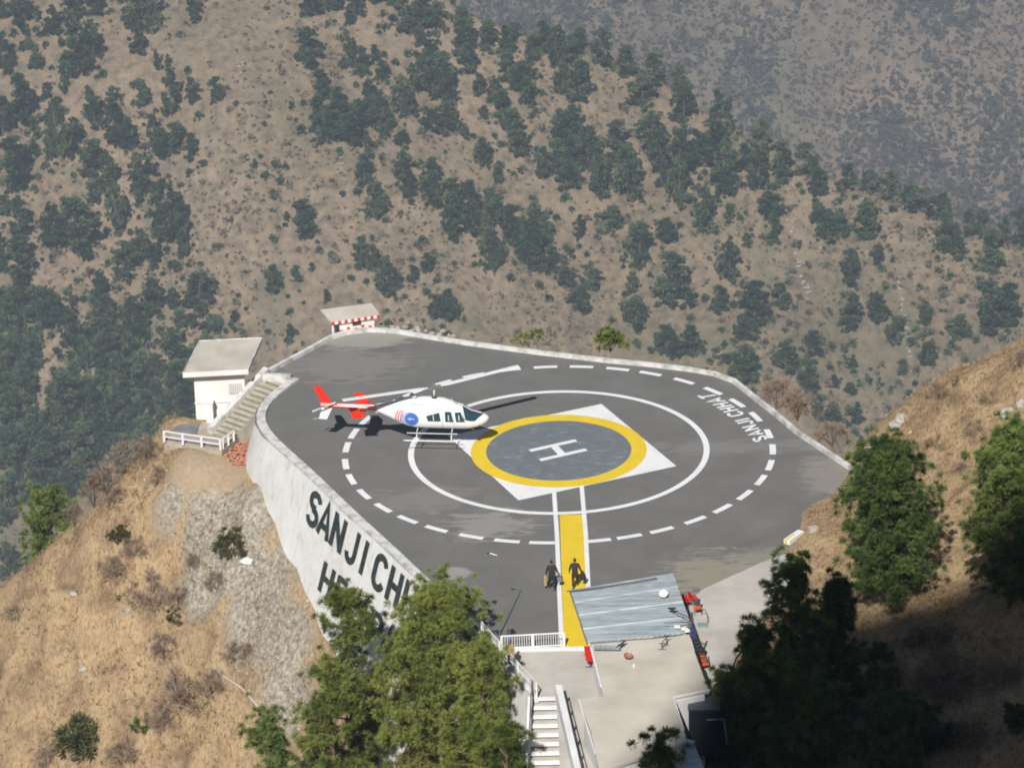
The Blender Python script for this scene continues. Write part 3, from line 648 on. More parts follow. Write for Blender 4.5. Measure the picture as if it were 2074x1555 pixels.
def tarmac_mat():
    m, nt, b = new_mat('weathered_asphalt', .9, 0, .2)
    v = coords(nt); n1 = noise(nt, .35, v, 8, .65, .4); n2 = noise(nt, 14, v, 4, .7)
    v2 = coords(nt, (.35, 1.6, 1)); n3 = noise(nt, 1.4, v2, 7, .75, .5)
    r = ramp_node(nt, [(.32, (.15, .149, .147)), (.55, (.175, .173, .17)), (.75, (.205, .20, .192))]); nt.links.new(n1, r.inputs[0])
    r2 = ramp_node(nt, [(.3, (.86, .86, .86)), (.7, (1.1, 1.1, 1.1))]); nt.links.new(n2, r2.inputs[0])
    c = mixc(nt, 1., r.outputs[0], r2.outputs[0], 'MULTIPLY')
    # pale chalky scuffs
    sr = ramp_node(nt, [(.66, (0, 0, 0)), (.72, (.55, .55, .55))]); nt.links.new(n3, sr.inputs[0])
    c = mixc(nt, sr.outputs[0], c, (.27, .265, .25))
    n4 = noise(nt, 3.4, coords(nt, (.45, 2.2, 1)), 8, .8, .8); s4 = ramp_node(nt, [(.60, (0, 0, 0)), (.68, (.42, .42, .42))]); nt.links.new(n4, s4.inputs[0])
    c = mixc(nt, s4.outputs[0], c, (.30, .295, .28)); s5 = ramp_node(nt, [(.30, (.35, .35, .35)), (.38, (0, 0, 0))]); nt.links.new(n4, s5.inputs[0]); c = mixc(nt, s5.outputs[0], c, (.09, .09, .09))
    def patch(px, py, rx, ry, col, k=1., amt=1., fine=n3):
        nonlocal c
        p = G(px, py); g_ = nt.nodes.new('ShaderNodeNewGeometry'); mp = nt.nodes.new('ShaderNodeMapping'); mp.vector_type = 'POINT'
        mp.inputs['Location'].default_value = (-p[0] / rx, -p[1] / ry, 0); mp.inputs['Scale'].default_value = (1 / rx, 1 / ry, 0)
        nt.links.new(g_.outputs['Position'], mp.inputs[0]); l = nt.nodes.new('ShaderNodeVectorMath'); l.operation = 'LENGTH'; nt.links.new(mp.outputs[0], l.inputs[0])
        q = mth(nt, 'ADD', l.outputs['Value'], mth(nt, 'MULTIPLY', mth(nt, 'SUBTRACT', fine, .5), 2.4 * k))
        f = nt.nodes.new('ShaderNodeMapRange'); f.interpolation_type = 'SMOOTHSTEP'; f.inputs[1].default_value = 1.15; f.inputs[2].default_value = .75; f.inputs[4].default_value = amt
        nt.links.new(q, f.inputs[0]); c = mixc(nt, f.outputs[0], c, col)
    patch(735, 683, 3.2, 1.9, (.34, .325, .295), .8, .85); patch(800, 672, 2.2, 1.2, (.32, .31, .29), 1.2, .8)
    patch(922, 1160, .85, .8, (.32, .31, .30), .5, .9); patch(990, 1062, 2.2, 1.9, (.30, .295, .28), 2.2, .8); patch(1440, 1165, 2.4, 2.6, (.34, .31, .235), 2.6, .65)
    patch(1560, 1130, 2.4, 1.3, (.30, .29, .24), 1.6, .6); patch(1680, 965, 1.6, 2.6, (.30, .28, .25), 1.6, .6); patch(870, 1010, 3, 1.6, (.24, .23, .22), 2, .6)
    patch(1480, 905, 5.5, .9, (.24, .235, .23), 2.2, .6); patch(700, 740, 4, 2.5, (.25, .245, .23), 2.3, .6)
    nt.links.new(c, b.inputs['Base Color']); bump(nt, b, n2, .4, .02)
    return m
def paint(name, col, wear=(.12, .12, .12), lo=.62, hi=.74, sc=2.5, amt=.6):
    m, nt, b = new_mat(name, .65, 0, .3)
    v = coords(nt, (.5, 1.4, 1)); n = noise(nt, sc, v, 8, .75, .4); r = ramp_node(nt, [(lo, (0, 0, 0)), (hi, (amt, amt, amt))]); nt.links.new(n, r.inputs[0])
    n2 = noise(nt, .8, coords(nt), 5); q = ramp_node(nt, [(.3, tuple(x * .88 for x in col)), (.65, col)]); nt.links.new(n2, q.inputs[0])
    nt.links.new(mixc(nt, r.outputs[0], q.outputs[0], wear), b.inputs['Base Color']); return m
M_TAR = tarmac_mat()
M_WHITE = paint('white_road_paint', (.84, .84, .86)); M_YEL = paint('yellow_road_paint', (.80, .58, .035), (.5, .38, .1), .6, .8, 2., .45)
M_DISC = paint('slate_disc_paint', (.165, .192, .212), (.44, .46, .47), .54, .70, 2.2, .75)
M_CONC = varied('concrete', (.40, .375, .34), (.55, .52, .475), .5, .9, bs=.15)
M_PLAZA = varied('plaza_concrete', (.43, .405, .375), (.56, .53, .49), .4, .9, bs=.15)
def whitewash():
    m, nt, b = new_mat('whitewashed_masonry', .9, 0, .15)
    v = coords(nt); n1 = noise(nt, .5, v, 8, .65, .6); vs = coords(nt, (1.3, 1.3, .16)); n2 = noise(nt, 2.6, vs, 7, .7); n3 = noise(nt, 9., v, 5, .7)
    r = ramp_node(nt, [(.25, (.54, .53, .50)), (.45, (.70, .70, .69)), (.7, (.78, .785, .79))]); nt.links.new(n1, r.inputs[0])
    s = ramp_node(nt, [(.53, (0, 0, 0)), (.72, (.75, .75, .75))]); nt.links.new(n2, s.inputs[0])
    c = mixc(nt, s.outputs[0], r.outputs[0], (.42, .41, .38)); q = ramp_node(nt, [(.62, (0, 0, 0)), (.7, (.5, .5, .5))]); nt.links.new(n3, q.inputs[0])
    c = mixc(nt, q.outputs[0], c, (.5, .48, .43)); nt.links.new(c, b.inputs['Base Color']); bump(nt, b, n3, .5, .04); return m
M_WW = whitewash()
M_KERB = varied('weathered_kerb_paint', (.36, .35, .325), (.66, .66, .655), 1.3, .85, lo=.34, hi=.56, bs=.2)
M_WPAINT = varied('white_wall_paint', (.72, .72, .72), (.84, .84, .85), .7, .7)
M_LETTER = varied('black_letter_paint', (.018, .028, .03), (.05, .065, .068), 3, .7)

right_px = [(1724, 946), (1703, 988), (1680, 1005), (1661, 1014), (1640, 1024), (1626, 1040), (1628, 1075), (1612, 1112)]
curve_px = [(1602, 1117), (1543, 1137.5), (1474, 1169), (1422, 1193), (1397, 1217), (1385, 1240), (1380, 1275)]
pad_poly = [tuple(G(*p)[:2]) for p in right_px + curve_px] + [(1.44, -23.5)] + [(1.44, -25.4), (-3.2, -25.5)] + [tuple(p) for p in wall_top[::-1]] + [tuple(p) for p in kerb_far]
inner = []
tar = MB(); tar.sheet(pad_poly, 0.)
pad = tar.build('helipad_pavement', M_TAR); tag(pad, kind='structure')
def mark(name, mb, mat): o = mb.build(name, mat, pad); return o
sq = [G(1218, 818)[:2], G(1370, 943.7)[:2], G(1050, 1013)[:2]]; sq.append(sq[0] + sq[2] - sq[1])
mark('white_square', MB().sheet([tuple(p) for p in sq], .006), M_WHITE)
mark('yellow_ring', MB().ring(4.29, 5.2, 0, 2 * math.pi, .012, 96), M_YEL)
mark('slate_disc', MB().sheet([(4.30 * math.cos(2 * math.pi * i / 72), 4.30 * math.sin(2 * math.pi * i / 72)) for i in range(72)], .009), M_DISC)
hm = MB(); a, b_, c_, d_, e_, f_ = [G(*p)[:2] for p in ((1073, 913), (1167, 892), (1093.6, 932), (1187.6, 910.5), (1121, 902.5), (1139, 921))]
for k, (p, q, t) in enumerate(((a, b_, .36), (c_, d_, .36), (e_, f_, .46))):
    v, f = ribbon([p, q], t); hm.add([(x[0], x[1], .016 + .003 * k) for x in v], f)
mark('letter_h', hm, M_WHITE)
mark('solid_ring', MB().ring(8.55, 8.9, 0, 2 * math.pi, .006, 128), M_WHITE)
dash = MB()
angs = [-173.9, -163.9, -153.6, -143.4, -133.5, -123.8, -113.5, -103.8]
angs += [math.degrees(math.atan2(G(*p)[1], G(*p)[0])) for p in ((1211, 1094), (1272, 1083), (1340, 1073), (1408, 1053), (1461, 1029), (1507, 1002), (1541, 972), (1558, 942), (1564.5, 910), (1525, 845), (1489.4, 817.3), (1442.6, 792.7), (1386, 771.5), (1320, 754.5), (1252, 746.5), (1178, 742.5), (1105, 744), (1032, 751), (965, 765), (903, 781), (848, 801), (800, 822), (735, 851), (714, 878), (703, 906))]
for a_ in angs:
    a_ = math.radians(a_); dash.ring(12.43, 12.8, a_ - .058, a_ + .058, .014, 5)
a_ = math.atan2(G(1106, 1098)[1], G(1106, 1098)[0]); dash.ring(12.43, 12.8, a_ - .075, a_ + .04, .014, 5)
p = G(1554, 880)[:2]; a_ = math.atan2(p[1], p[0]); dash.ring(12.43, 12.8, a_ - .045, a_ + .058, .014, 5)
mark('dashed_ring', dash, M_WHITE)
wy = MB(); wy.sheet([(-.02, -8.95), (1.3, -8.95), (1.42, -25.4), (.06, -25.4)], .010)
mark('yellow_walkway', wy, M_YEL)
for q in ([(-.33, -5.3), (-.2, -11.4), (-.06, -25.4)], [(1.28, -5.05), (1.42, -11.4), (1.5, -25.4)]):
    v, f = ribbon(q, .25); mark('walkway_edge_line', MB().add([(x[0], x[1], .018) for x in v], f), M_WHITE)
BL, TL, BRR, TR = [G(*p)[:2] for p in ((1555, 889), (1529, 896), (1444, 797), (1412, 802))]
tx = MB(); ttl = 'SANJI CHHAT'; lx = []; x = 0
for ch in ttl:
    lx.append(x); x += (.42 if ch == ' ' else FONT[ch][0] + .2)
TW = x - .2
def tmap(x, y, l):
    u = x / TW; A_ = BL + (BRR - BL) * u; B_ = TL + (TR - TL) * u; bow = WN * 0
    mid = np.array([.87, .5]) * .35 * math.sin(math.pi * u); q = A_ + (B_ - A_) * y + mid; return (q[0], q[1], .02 + l * 2)
put_text(tx, ttl, .20, tmap, xs=lx)
mark('lettering', tx, M_WHITE)

# plaza and the concrete ramp right of the tarmac: one lower sheet
plaza = MB()
plaza.sheet([tuple(G(*p)[:2]) for p in ((1608, 1104), (1612, 1150), (1580, 1210), (1535, 1275), (1490, 1330), (1462, 1400))] + [(7.4, -36), (2.6, -36), (2.4, -50), (-.2, -50), (-.35, -30.9), (-1.5, -30.9), tuple(G(1086, 1414)[:2]), tuple(G(976, 1290)[:2]), (-1, -20), (8, -16)], -.014)
tag(plaza.build('plaza_pavement', M_PLAZA), kind='structure')
# painted threshold strip at the foot of the tarmac
tag(MB().box((-.85, -25.62, .04), (2.35, .13, .06)).build('threshold_kerb', M_WPAINT), 'low white threshold strip where tarmac meets the plaza by the gate', 'kerb')

# ------------------------------------------------ retaining wall
rw = empty('retaining_wall', (WP0[0], WP0[1], 0))
tag(rw, 'tall sloping whitewashed retaining wall painted with black letters below the helipad', 'retaining wall')
pts = [wall_top[0]]
for a_, b_ in zip(wall_top[:-1], wall_top[1:]):
    n_ = max(1, int(np.linalg.norm(b_ - a_) / .8)); pts += [a_ + (b_ - a_) * (i + 1) / n_ for i in range(n_)]
pts = np.array(pts)
for _ in range(4): pts[1:-1] = (pts[:-2] + 2 * pts[1:-1] + pts[2:]) / 4
i0 = 3
tg = np.gradient(pts, axis=0); tg /= np.linalg.norm(tg, axis=1)[:, None]; nn = np.stack([tg[:, 1], -tg[:, 0]], -1)
if nn[len(nn) // 2] @ WN < 0: nn = -nn
V, F = [], []; rowsN = 14
for i in range(len(pts)):
    for j in range(rowsN + 1):
        w_ = 11 * j / rowsN; q = pts[i] + nn[i] * BAT * w_; bulge = .05 * vn(i * .35, w_ * .5, 77); V.append((q[0] + nn[i][0] * bulge, q[1] + nn[i][1] * bulge, -w_))
for i in range(len(pts) - 1):
    for j in range(rowsN): a_ = i * (rowsN + 1) + j; F.append((a_, a_ + 1, a_ + rowsN + 2, a_ + rowsN + 1))
o = MB().add(V, F).build('wall_face', M_WW, rw, smooth=True)
cp = MB(); cp.sweep([p - n_ * .28 for p, n_ in zip(pts, nn)], .30, -.25, .12, top_in=.10); cp.build('coping', M_KERB, rw)
lt = MB()
s0 = {'S': 1.5}
l1 = [(ch, s_) for ch, s_ in zip('SANJICHHAT', (1.5, 3.1, 5.0, 7.15, 9.3, 10.9, 12.95, 14.95, 16.85, 18.6))]
l2 = [(ch, s_) for ch, s_ in zip('HELIPAD', (5.05, 7.1, 9.0, 10.8, 12.0, 13.7, 15.7))]
for row, w0, hh_ in ((l1, .28, 1.92), (l2, 3.2, 1.75)):
    for ch, s_ in row:
        for k, pl in enumerate(FONT[ch][1]):
            v, f = ribbon(pl, .2); lt.add([wallpt(s_ + q[0] * 2.4, w0 + (1 - q[1]) * hh_, .09 + .002 * k) for q in v], f)
lt.build('lettering', M_LETTER, rw)

kf = MB(); kf.sweep([p for p in kerb_far], .15, -.5, .24, top_in=.15)
tag(kf.build('perimeter_kerb', M_KERB), 'low pale weathered kerb curving round the far edge of helipad', 'kerb')
kn = MB(); kn.sweep([kerb_far[0] + np.array([.2, -.1]), wall_top[0]], .16, -.4, .3, top_in=.1)
tag(kn.build('stair_head_kerb', M_KERB), 'short pale kerb across the head of the descending stairs', 'kerb')
# rubble edge of the far platform skirt
sk_ = MB(); kp = [p for p in kerb_far]
V, F = [], []
for i, p in enumerate(kp):
    d = kp[min(i + 1, len(kp) - 1)] - kp[max(i - 1, 0)]; n_ = np.array([-d[1], d[0]]); n_ /= np.linalg.norm(n_)
    for j, w_ in enumerate((0.02, 3, 8)): q = p + n_ * (.16 + .2 * w_); V.append((q[0], q[1], -w_))
for i in range(len(kp) - 1):
    for j in range(2): a_ = 3 * i + j; F.append((a_, a_ + 1, a_ + 4, a_ + 3))
tag(sk_.add(V, F).build('platform_skirt_wall', M_KERB, smooth=True), 'low masonry skirt wall under the far kerb of the helipad', 'wall')

# ================================================================== HELICOPTER (hovering about 0.9 m up)
HD = math.radians(-6.2)
HX = np.array([math.cos(HD), math.sin(HD)]); nose = np.array([-4.08, .39])
HZ = .93
hel = empty('helicopter', (nose[0] - HX[0] * 3.2, nose[1] - HX[1] * 3.2, HZ), HD)
tag(hel, 'white and red single-rotor passenger helicopter hovering low over the helipad', 'helicopter')
M_HW = flat('helicopter_white', (.86, .86, .87), .25, 0, .5, .01); M_HR = flat('helicopter_red', (.85, .035, .012), .3, 0, .5, .01)
M_GL = flat('dark_glass', (.03, .07, .09), .06, 0, .9); M_BLU = flat('emblem_blue', (.07, .18, .60), .4); M_LBL = flat('pale_blue', (.42, .52, .78), .4)
M_PINK = flat('stripe_red', (.72, .10, .10), .4); M_MET = flat('dull_metal', (.42, .42, .43), .4, .6); M_DK = flat('dark_grey', (.05, .05, .055), .6)
M_LG = flat('light_grey_blade', (.62, .63, .64), .4); M_SEAT = flat('seat_blue', (.22, .36, .45), .8)
# x is measured forward from the mast; nose at +3.2
ST = [(3.2, 1.02, 1.14, .05), (3.1, .88, 1.25, .2), (2.85, .70, 1.36, .37), (2.5, .58, 1.46, .5), (2.15, .50, 1.56, .59), (1.75, .46, 1.80, .645), (1.35, .45, 1.95, .67), (.8, .45, 2.0, .68), (-.2, .45, 2.0, .68),
      (-1.0, .47, 1.99, .665), (-1.6, .56, 1.97, .60), (-2.1, .74, 1.94, .49), (-2.6, .98, 1.90, .36), (-3.1, 1.22, 1.86, .25), (-3.45, 1.36, 1.82, .19)]
SX = np.array([s_[0] for s_ in ST])[::-1]; SB = np.array([s_[1] for s_ in ST])[::-1]; STp = np.array([s_[2] for s_ in ST])[::-1]; SW = np.array([s_[3] for s_ in ST])[::-1]
def hsec(x): return np.interp(x, SX, SB), np.interp(x, SX, STp), np.interp(x, SX, SW)
PE = 2.7
def hpt(x, th, off=0.):
    zb, zt, hw = hsec(x); c, s_ = math.cos(th), math.sin(th); hz = (zt - zb) / 2
    y = hw * math.copysign(abs(c)**(2 / PE), c); z = (zb + zt) / 2 + hz * math.copysign(abs(s_)**(2 / PE), s_)
    return (x, y + off * c, z + off * s_)
def hside(x, z, sgn=-1, off=.012):
    zb, zt, hw = hsec(x); q = min(.999, abs((z - (zb + zt) / 2) / ((zt - zb) / 2))); return (x, sgn * (hw * (1 - q**PE)**(1 / PE) + off), z)
xsf = sorted(set([round(v_, 3) for v_ in np.linspace(-3.45, 2.9, 44)] + [2.98, 3.05, 3.12, 3.17, 3.2]))
N = 36; mb = MB(); V = [hpt(x_, 2 * math.pi * k / N) for x_ in xsf for k in range(N)]
F = [(i * N + k, i * N + (k + 1) % N, (i + 1) * N + (k + 1) % N, (i + 1) * N + k) for i in range(len(xsf) - 1) for k in range(N)] + [tuple(range(N - 1, -1, -1)), tuple((len(xsf) - 1) * N + k for k in range(N))]
fus = mb.add(V, F).build('fuselage', M_HW, hel, True, True)
def hpart(name, mb, mat, par=None, smooth=False): return mb.build(name, mat, par or hel, smooth, True)
# engine cowling
mb = MB(); cw = [(1.35, 1.93, 1.97, .2), (1.0, 1.9, 2.12, .3), (.55, 1.9, 2.27, .36), (-.2, 1.9, 2.33, .38), (-.9, 1.88, 2.33, .38), (-1.6, 1.85, 2.2, .36), (-2.3, 1.78, 2.05, .28), (-2.9, 1.72, 1.92, .18)]
V = []; n_ = 14
for x_, z0, z1, hw in cw:
    for k in range(n_):
        t = math.pi * k / (n_ - 1); V.append((x_, hw * math.copysign(abs(math.cos(t))**.6, math.cos(t)), z0 + (z1 - z0) * abs(math.sin(t))**.6))
F = [(i * n_ + k, i * n_ + k + 1, (i + 1) * n_ + k + 1, (i + 1) * n_ + k) for i in range(len(cw) - 1) for k in range(n_ - 1)] + [tuple(range(n_)), tuple((len(cw) - 1) * n_ + k for k in range(n_))]
cowl = hpart('engine_cowling', mb.add(V, F), M_HW, smooth=True)
lv = MB()
for k in range(6): x_ = -1.35 + .15 * k; lv.box((x_, -.375, 2.02), (.03, .012, .05))
hpart('registration_marks', lv, M_MET, cowl)  # made-up grey bars standing in for the illegible registration lettering
ex = MB(); ex.tube([(-1.05, -.1, 2.25), (-1.2, -.12, 2.45), (-1.4, -.14, 2.56)], [.12, .13, .13], 12); hpart('exhaust_stack', ex, M_LG, smooth=True)
ex = MB(); ex.tube([(-1.45, -.12, 2.36), (-2.1, -.12, 2.2)], .07, 8); hpart('tail_drive_cover', ex, M_LG)
# tail boom
bx = lambda t: (-3.3 - 3.55 * t, 0, 1.60 + .10 * t)
mb = MB(); mb.tube([bx(0), bx(.33), bx(.66), bx(1.0)], [.205, .17, .14, .11], 14); boom = hpart('tail_boom', mb, M_HR, smooth=True)
for z_, s_, t_ in ((.0, .075, 0), (-.115, .06, 1)):
    mb = MB(); V = []
    for i in range(9):
        t = .02 + .96 * i / 8; c_ = bx(t); r_ = (.205 - .095 * t) + .006
        for sg in (-1, 1):
            pass
        for th in ((.75, 1.1) if t_ == 0 else (.05, .4)):
            V.append((c_[0], -r_ * math.cos(th), c_[2] + r_ * math.sin(th)))
    F = [(2 * i, 2 * i + 1, 2 * i + 3, 2 * i + 2) for i in range(8)]
    hpart('white_stripe', mb.add(V, F), M_HW, boom)
def plate(pts, thick, axis):   # pts 2D outline -> thick plate; axis 'y' -> (x,z) outline, axis 'z' -> (x,y) outline
    m_ = MB(); n = len(pts); v = []
    for s_ in (-1, 1):
        for a_, b_, c_ in pts:
            v.append((a_, c_ + s_ * thick, b_) if axis == 'y' else (a_, b_, c_ + s_ * thick))
    f = [tuple(range(n - 1, -1, -1)), tuple(range(n, 2 * n))] + [(i, (i + 1) % n, n + (i + 1) % n, n + i) for i in range(n)]
    return m_.add(v, f)
for sg in (-1, 1):
    hpart('horizontal_stabiliser', plate([(-3.95, sg * .1, 1.60), (-4.8, sg * .1, 1.60), (-4.75, sg * 1.0, 1.60), (-4.6, sg * 1.1, 1.60), (-4.2, sg * 1.1, 1.60), (-4.05, sg * .95, 1.60)], .03, 'z'), M_HR)
    hpart('endplate', plate([(-3.95, 1.40, sg * 1.1), (-4.72, 1.32, sg * 1.1), (-4.95, 2.0, sg * 1.1), (-4.45, 2.05, sg * 1.1)], .02, 'y'), M_HR)
hpart('upper_tail_fin', plate([(-6.05, 1.72, .06), (-6.7, 1.72, .06), (-7.2, 2.85, .06), (-6.82, 2.9, .06)], .035, 'y'), M_HR)
hpart('lower_tail_fin', plate([(-6.05, 1.64, .06), (-6.7, 1.64, .06), (-6.95, .78, .06), (-6.48, .74, .06)], .035, 'y'), M_HW)
mb = MB(); mb.tube([(-6.9, .1, .8), (-7.3, .1, .72)], .015, 6); hpart('tail_skid', mb, M_MET)
tr = MB(); tr.tube([(-6.55, -.05, 1.7), (-6.55, -.34, 1.7)], .05, 10); hub = hpart('tail_rotor_hub', tr, M_MET)
for sg in (-1, 1):
    a_ = math.radians(24); e_ = (math.cos(a_), math.sin(a_)); p = [(-.05, .03), (.78, .05), (.78, -.05), (-.05, -.03)]
    hpart('tail_rotor_blade', plate([(-6.55 + sg * (q[0] * e_[0] - q[1] * e_[1]), 1.7 + sg * (q[0] * e_[1] + q[1] * e_[0]), -.33) for q in p], .012, 'y'), M_LG, hub)
# glazing
def patch_obj(name, quads, mat, par=None, nx=6, nz=6, sgn=-1, off=.014):
    (x0, z0), (x1, z1), (x2, z2), (x3, z3) = quads; m_ = MB(); V = []
    for i in range(nx + 1):
        for j in range(nz + 1):
            u, v_ = i / nx, j / nz; x_ = (x0 * (1 - u) + x1 * u) * (1 - v_) + (x3 * (1 - u) + x2 * u) * v_; z_ = (z0 * (1 - u) + z1 * u) * (1 - v_) + (z3 * (1 - u) + z2 * u) * v_
            V.append(hside(x_, z_, sgn, off))
    F = [(i * (nz + 1) + j, (i + 1) * (nz + 1) + j, (i + 1) * (nz + 1) + j + 1, i * (nz + 1) + j + 1) for i in range(nx) for j in range(nz)]
    return hpart(name, m_.add(V, F), mat, par)
for sg in (-1, 1):
    for q, nm in (([(-.34, 1.08), (.44, 1.08), (.36, 1.64), (-.42, 1.42)], 'rear_window'), ([(.70, 1.06), (1.2, 1.06), (1.06, 1.7), (.68, 1.7)], 'door_window'), ([(1.34, 1.06), (1.88, 1.06), (1.62, 1.66), (1.26, 1.66)], 'front_door_window')):
        o = patch_obj(nm, q, M_GL, sgn=sg)
        x_ = [a_[0] for a_ in q]; xm = sum(x_) / 4
        patch_obj('seat_reflection' if 0 else 'window_divider', [(xm - .02, 1.14), (xm + .02, 1.14), (xm + .0, 1.5), (xm - .04, 1.5)], M_HW, o, 1, 4, sg, .02)
    patch_obj('cabin_door_seam', [(.54, .6), (.56, .6), (.54, 1.78), (.52, 1.78)], M_DK, None, 1, 8, sg, .006)
    patch_obj('cabin_door_seam', [(1.22, .6), (1.24, .6), (1.2, 1.78), (1.18, 1.78)], M_MET, None, 1, 8, sg, .006)
    patch_obj('belly_seam', [(-2.4, .98), (2.3, .72), (2.3, .735), (-2.4, .995)], M_LG, None, 24, 1, sg, .007)
    patch_obj('rain_gutter', [(-.6, 1.80), (1.5, 1.80), (1.5, 1.815), (-.6, 1.815)], M_DK, None, 12, 1, sg, .012)
mb = MB(); V = []; nx, nt_ = 12, 16
for i in range(nx + 1):
    u = i / nx
    for j in range(nt_ + 1):
        w_ = j / nt_; th = math.radians(4 + 172 * w_); side = abs(w_ - .5) * 2
        x0_, x1_ = 1.62 + .18 * side, 2.86 - .42 * side**2; V.append(hpt(x0_ + (x1_ - x0_) * u, th, .012))
F = [(i * (nt_ + 1) + j, (i + 1) * (nt_ + 1) + j, (i + 1) * (nt_ + 1) + j + 1, i * (nt_ + 1) + j + 1) for i in range(nx) for j in range(nt_)]
ws = hpart('windscreen', mb.add(V, F), M_GL, smooth=True)
mb = MB(); mb.tube([hpt(1.6 + .1 * i, math.pi / 2, .03) for i in range(13)], .025, 6); hpart('windscreen_post', mb, M_HW, ws)
for sg in (-1, 1): mb = MB(); mb.tube([hpt(1.66 + .02 * i, math.pi / 2 + sg * (.15 + .13 * i), .02) for i in range(11)], .03, 6); hpart('windscreen_frame', mb, M_HW, ws)
# emblem on both flanks: pale ring, blue disc, red stripes
for sg in (-1, 1):
    def disc(cx, cz, rx, rz, off):
        m_ = MB(); V = [hside(cx, cz, sg, off)]; n_ = 28; K2 = 3
        for r_ in range(1, K2 + 1):
            for k in range(n_): t = 2 * math.pi * k / n_; V.append(hside(cx + rx * r_ / K2 * math.cos(t), cz + rz * r_ / K2 * math.sin(t), sg, off))
        F = [(0, 1 + k, 1 + (k + 1) % n_) for k in range(n_)]
        for r_ in range(K2 - 1): F += [(1 + r_ * n_ + k, 1 + (r_ + 1) * n_ + k, 1 + (r_ + 1) * n_ + (k + 1) % n_, 1 + r_ * n_ + (k + 1) % n_) for k in range(n_)]
        return m_.add(V, F)
    em = hpart('emblem', disc(-1.42, 1.18, .55, .44, .014), M_LBL); hpart('emblem_disc', disc(-1.3, 1.17, .41, .40, .022), M_BLU, em)
    for k in range(3):
        m_ = MB(); V = []
        for i in range(11):
            z_ = .92 + .74 * i / 10; bow = .12 * (1 - ((i - 5) / 5)**2); x_ = -2.0 - .15 * k - bow * .7 + (.02 * i if k else .02 * i)
            V += [hside(x_, z_ + .03, sg, .018), hside(x_ + .07, z_ + .03, sg, .018)]
        hpart('red_arc', m_.add(V, [(2 * i, 2 * i + 1, 2 * i + 3, 2 * i + 2) for i in range(10)]), M_PINK, em)
    lo = MB()
    for dx, dz, r_ in ((-.15, .02, .09), (.05, -.03, .11)):
        v, f = ribbon(arc(-1.3 + dx, 1.17 + dz, r_, r_ * .55, 160 if dx < 0 else 20, -160 if dx < 0 else 200, 8), .03); lo.add([hside(q[0], q[1], sg, .03) for q in v], f)
    hpart('emblem_mark', lo, M_HW, em)
# landing gear
for sg in (-1, 1):
    mb = MB(); y_ = sg * 1.14; mb.tube([(-1.75, y_, .02), (-1.55, y_, .02), (1.2, y_, .02), (1.42, y_, .05), (1.6, y_, .16)], .032, 10); skd = hpart('skid', mb, M_HW, smooth=True)
    for x_ in (-.98, 1.08):
        mb = MB(); mb.tube([(x_, y_, .03), (x_, sg * 1.03, .28), (x_, sg * .72, .48), (x_, sg * .3, .55)], .03, 8); hpart('skid_strut', mb, M_HW, smooth=True)
    mb = MB(); mb.box((-.05, sg * 1.06, .47), (1.5, .035, .01)); hpart('step_board', mb, M_HW)
    for x_ in (-.98, 1.08): mb = MB(); mb.tube([(x_, sg * 1.06, .46), (x_, sg * .66, .5)], .02, 6); hpart('step_bracket', mb, M_HW)
# rotor
Rm = Matrix.Rotation(-HD, 3, 'Z'); hl = np.array(hel.location)
def loc(P): return Rm @ Vector(tuple(np.array(P) - hl))
mb = MB(); mb.tube([(0, 0, 2.25), (0, 0, 2.93)], .055, 12); mast = hpart('rotor_mast', mb, M_LG, smooth=True)
mb = MB(); mb.tube([(0, 0, 2.26), (0, 0, 2.36)], .17, 14); hpart('swashplate', mb, M_DK, mast)
t1, t2 = loc((-1.95, 3.55, 4.05)), loc((-12.3, -1.1, 4.05)); hubp = Vector((0, 0, 2.98))
mb = MB(); d1 = (t1 - hubp).normalized()
mb.box(hubp, (.42, .13, .05), math.atan2(d1.y, d1.x)); mb.box(hubp + Vector((0, 0, .09)), (.12, .3, .035), math.atan2(d1.y, d1.x)); mb.tube([hubp + Vector((0, 0, .04)), hubp + Vector((0, 0, .2))], .07, 10)
rh = hpart('rotor_hub', mb, M_MET, mast)
for t_ in (t1, t2):
    d = (t_ - hubp); L_ = 5.64; d.normalize(); nrm = Vector((-d.y, d.x, 0)).normalized(); up = d.cross(nrm)
    if up.z < 0: up = -up
    m_ = MB(); V = []; ns = 10
    for i in range(ns + 1):
        r_ = .4 + (L_ - .4) * i / ns; droop = -.02 * (r_ / L_)**2; c_ = hubp + d * r_ + Vector((0, 0, droop)); ch = .205 if r_ > .9 else .1
        for a_, b_ in ((-1, 0), (-.4, .09), (.5, .12), (1, .0), (.5, -.07), (-.4, -.05)): V.append(c_ + nrm * (ch * a_) + up * (b_ * .22))
    F = [(i * 6 + k, i * 6 + (k + 1) % 6, (i + 1) * 6 + (k + 1) % 6, (i + 1) * 6 + k) for i in range(ns) for k in range(6)] + [tuple(range(5, -1, -1)), tuple(ns * 6 + k for k in range(6))]
    hpart('rotor_blade', m_.add(V, F), flat('rotor_blade_paint', (.82, .83, .84), .4), rh)
mb = MB(); mb.tube([(1.25, -.2, 2.0), (1.05, -.3, 2.42)], .012, 5); hpart('whip_antenna', mb, M_HW)
mb = MB(); mb.tube([(1.9, 0, .48), (1.9, 0, .36)], .1, 10); mb.tube([(2.2, -.3, .52), (2.35, -.3, .42)], .07, 8); hpart('belly_lamp', mb, M_DK)
mb = MB(); mb.box((-3.6, -.0, 1.28), (.35, .02, .02)); mb.tube([(-3.3, 0, 1.42), (-3.3, 0, 1.28)], .015, 5); mb.tube([(-3.9, 0, 1.45), (-3.9, 0, 1.28)], .015, 5); hpart('belly_antenna', mb, M_HW)

